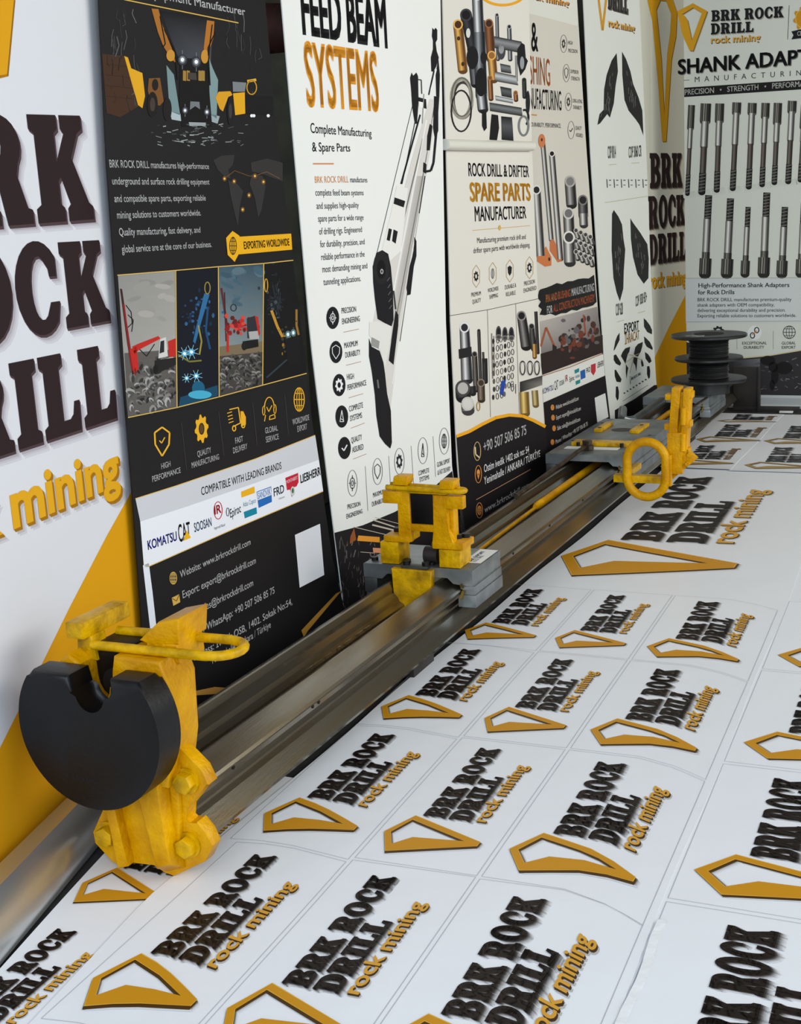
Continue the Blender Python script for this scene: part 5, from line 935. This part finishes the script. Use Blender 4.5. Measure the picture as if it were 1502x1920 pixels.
# upright lifting ring and comb
lr = thing('lifting_ring_arm', 'bright yellow upright toothed arm with a long oval ring, attached right of the wide carriage', 'lifting arm', FR(.15, 2.48, .1))
rc, rz, rw, rh = .131, .135, .064, .092; pts = [FR(rc + rw * math.cos(a), 2.46, rz + (rh - rw) * (1 if math.sin(a) >= 0 else -1) + rw * math.sin(a)) for a in [2 * math.pi * (k + .5) / 40 for k in range(40)]]
tube_obj('oval_ring', pts, .0140, YEL, lr, 16, closed=True)
box_obj('weld_plate', (.199, 2.452, .082), (.214, 2.474, .185), YEL, lr, .003, FR)
box_obj('arm_web', (.196, 2.474, .12), (.245, 2.50, .255), YEL, lr, .002, FR)
box_obj('toothed_bar', (.198, 2.48, .24), (.226, 2.53, .402), YEL, lr, .003, FR, skew=(.012, 0)); box_obj('toothed_bar', (.232, 2.485, .15), (.254, 2.54, .398), YEL, lr, .003, FR, skew=(.014, 0)); box_obj('rear_web', (.222, 2.50, .16), (.240, 2.525, .385), YELW, lr, .001, FR, skew=(.012, 0))
for z_ in (.365, .27, .18):
    box_obj('tooth_lug', (.250 - .02 * (.4 - z_) / .4, 2.49, z_), (.275 - .02 * (.4 - z_) / .4, 2.535, z_ + .022), YEL, lr, .003, FR)
for z_ in (.36, .262): box_obj('tooth_lug', (.176 + z_ * .03, 2.485, z_), (.206 + z_ * .03, 2.525, z_ + .020), YEL, lr, .003, FR)
for z_ in (.31, .225):
    bm = bmesh.new(); bm_tube(bm, [FR(.243 + z_ * .01, 2.478, z_ - .028), FR(.244 + z_ * .012, 2.478, z_ + .028)], .0085, 12); from_bm('stiffening_rib', bm, YEL, lr)
prism_obj('gusset', [(.205, .20), (.25, .21), (.292, .172), (.20, .09), (.195, .12)], 2.49, 2.505, YEL, lr, .002, FR)
box_obj('bracket_arm', (.020, 2.46, .088), (.206, 2.50, .112), YELW, lr, .002, FR); box_obj('bracket_arm', (.032, 2.50, .088), (.055, 2.70, .108), YELW, lr, .002, FR)
for s_, z_ in ((.262, .155), (.268, .185)):
    bm = bmesh.new(); bm_tube(bm, [FR(s_, 2.47, z_), FR(s_, 2.49, z_)], .007, 6); from_bm('hex_bolt', bm, YEL, lr)
# yellow cylinder and strip in the channel
yc = thing('channel_cylinder', 'yellow feed cylinder lying in the channel between the rails', 'cylinder', FR(-.14, 3, .06))
tube_obj('cylinder_barrel', [FR(-.143, 2.13, .070), FR(-.143, 2.15, .070), FR(-.143, 4.2, .070)], [.008, .0125, .0125], YEL, yc, 16)
tube_obj('cylinder_rod', [FR(-.128, 1.37, .066), FR(-.143, 2.14, .068)], .0055, YEL, yc, 10)
hp = thing('hydraulic_pipe', 'grey hydraulic pipe with an elbow fitting on the left rail behind the wide carriage', 'pipe', FR(-.18, 3.7, .12))
tube_obj('pipe', [FR(-.178, 3.46, .115), FR(-.183, 4.03, .118)], .018, ALUD, hp, 16)
tube_obj('elbow_fitting', [FR(-.178, 3.50, .122), FR(-.172, 3.455, .128), FR(-.19, 3.44, .130), FR(-.215, 3.47, .132), FR(-.235, 3.56, .155)], .0165, ALU, hp, 14)
c3 = plate_carriage('reel_carriage', 'farthest aluminium carriage, under the black cable reel', 4.05, 4.42, zt=.132)
# reel
rl = thing('cable_reel', 'black cable reel with three flanges standing on the far end of the beam', 'reel', FR(-.01, 4.2, .134))
O_ = FR(-.01, 4.2, .1345)
for z_, r_ in ((.236, .158), (.140, .142), (.050, .158)):
    bm = bmesh.new(); bm_lathe(bm, O_ + Vector((0, 0, z_)), [(r_ - .003, 0), (r_, .003), (r_, .011), (r_ - .003, .014)], 64); from_bm('flange', bm, BLK, rl)
bm = bmesh.new(); bm_lathe(bm, O_, [(.088, 0), (.088, .05)], 40); from_bm('reel_base', bm, BLK, rl)
pr = []
for z0, z1 in ((.064, .14), (.154, .236)):
    bm = bmesh.new(); prz = []
    k = 0; z = z0
    while z < z1 - .001: prz += [(.079 + random.uniform(-.001, .001), z), (.0835 + random.uniform(-.001, .002), min(z1, z + .0035))]; z += .007
    prz.append((.08, z1)); bm_lathe(bm, O_, prz, 48); from_bm('wound_cable', bm, WIRE, rl)
bm = bmesh.new(); bm_lathe(bm, O_ + Vector((0, 0, .2495)), [(.062, 0), (.062, .002)], 40); from_bm('hub_recess', bm, mat('hub_black', (8, 8, 8), rough=.8), rl)
bm = bmesh.new(); q = []
for a in (-2.35, -2.15, -1.95, -1.75, -1.6): q.append((O_ + Vector((.078 * math.cos(a), .078 * math.sin(a), .2518)), O_ + Vector((.135 * math.cos(a + .05), .135 * math.sin(a + .05), .2512))))
vv = [(bm.verts.new(a), bm.verts.new(b)) for a, b in q]
for a, b in zip(vv, vv[1:]): bm.faces.new((a[0], a[1], b[1], b[0]))
from_bm('worn_label', bm, mat('worn_label_grey', (170, 172, 170), rough=.5, vary=(60, 60, 60), vscale=60), rl)
dp_ = thing('steel_end_plate', 'dark steel plate standing on edge between the reel and the back banner', 'plate', FR(.06, 4.84, GZ))
box_obj('upright_plate', (-.02, 4.87, GZ), (.108, 4.885, .165), DSTEEL, dp_, .001, FR); box_obj('edge_flange', (.100, 4.85, GZ), (.112, 4.885, .165), DSTEEL, dp_, .001, FR); box_obj('base_bar', (-.02, 4.862, GZ), (.3, 4.885, GZ + .02), DSTEEL, dp_, .001, FR)
ob = tube_obj('thin_tie_rod', [FR(-.035, 3.52, .112), FR(.018, 4.02, .138)], .005, RUST, None, 8, org=FR(0, 4.1, .1)); tag(ob, 'thin brown tie rod leaning from the right rail toward the reel', 'rod')
tg = box_obj('white_floor_tag', (-.85 + .12, 6.215, -.003), (-.67, 6.26, .004), STICK, None, .001, org=(-.70, 6.23, 0)); tag(tg, 'small white tag on the dark floor below the back banner', 'tag')

# ---- dim workshop things seen between the first two banners
pump = thing('workshop_pump', 'dull red pump housing in the dark gap between the black and white banners', 'pump', (-2.15, 4.1, .0))
def gp(x, y, yy):
    d = ray(x, y); return CAM + d * (yy / d.y)
c_ = gp(518, 58, 4.1)
bm = bmesh.new(); bm_tube(bm, [c_ + Vector((-.22, 0, .02)), c_ + Vector((-.18, 0, .02)), c_ + Vector((.02, 0, 0)), c_ + Vector((.06, 0, 0))], [.05, .085, .085, .05], 24); from_bm('pump_body', bm, mat('dull_red_paint', (92, 52, 48), rough=.5, vary=(60, 40, 38), vscale=12), pump)
box_obj('pump_stand', (c_.x - .3, 3.98, 0), (c_.x + .10, 4.22, c_.z - .084), mat('concrete_block', (104, 102, 88), rough=.9, vary=(84, 82, 72), vscale=10, bump=.2), pump, .01)
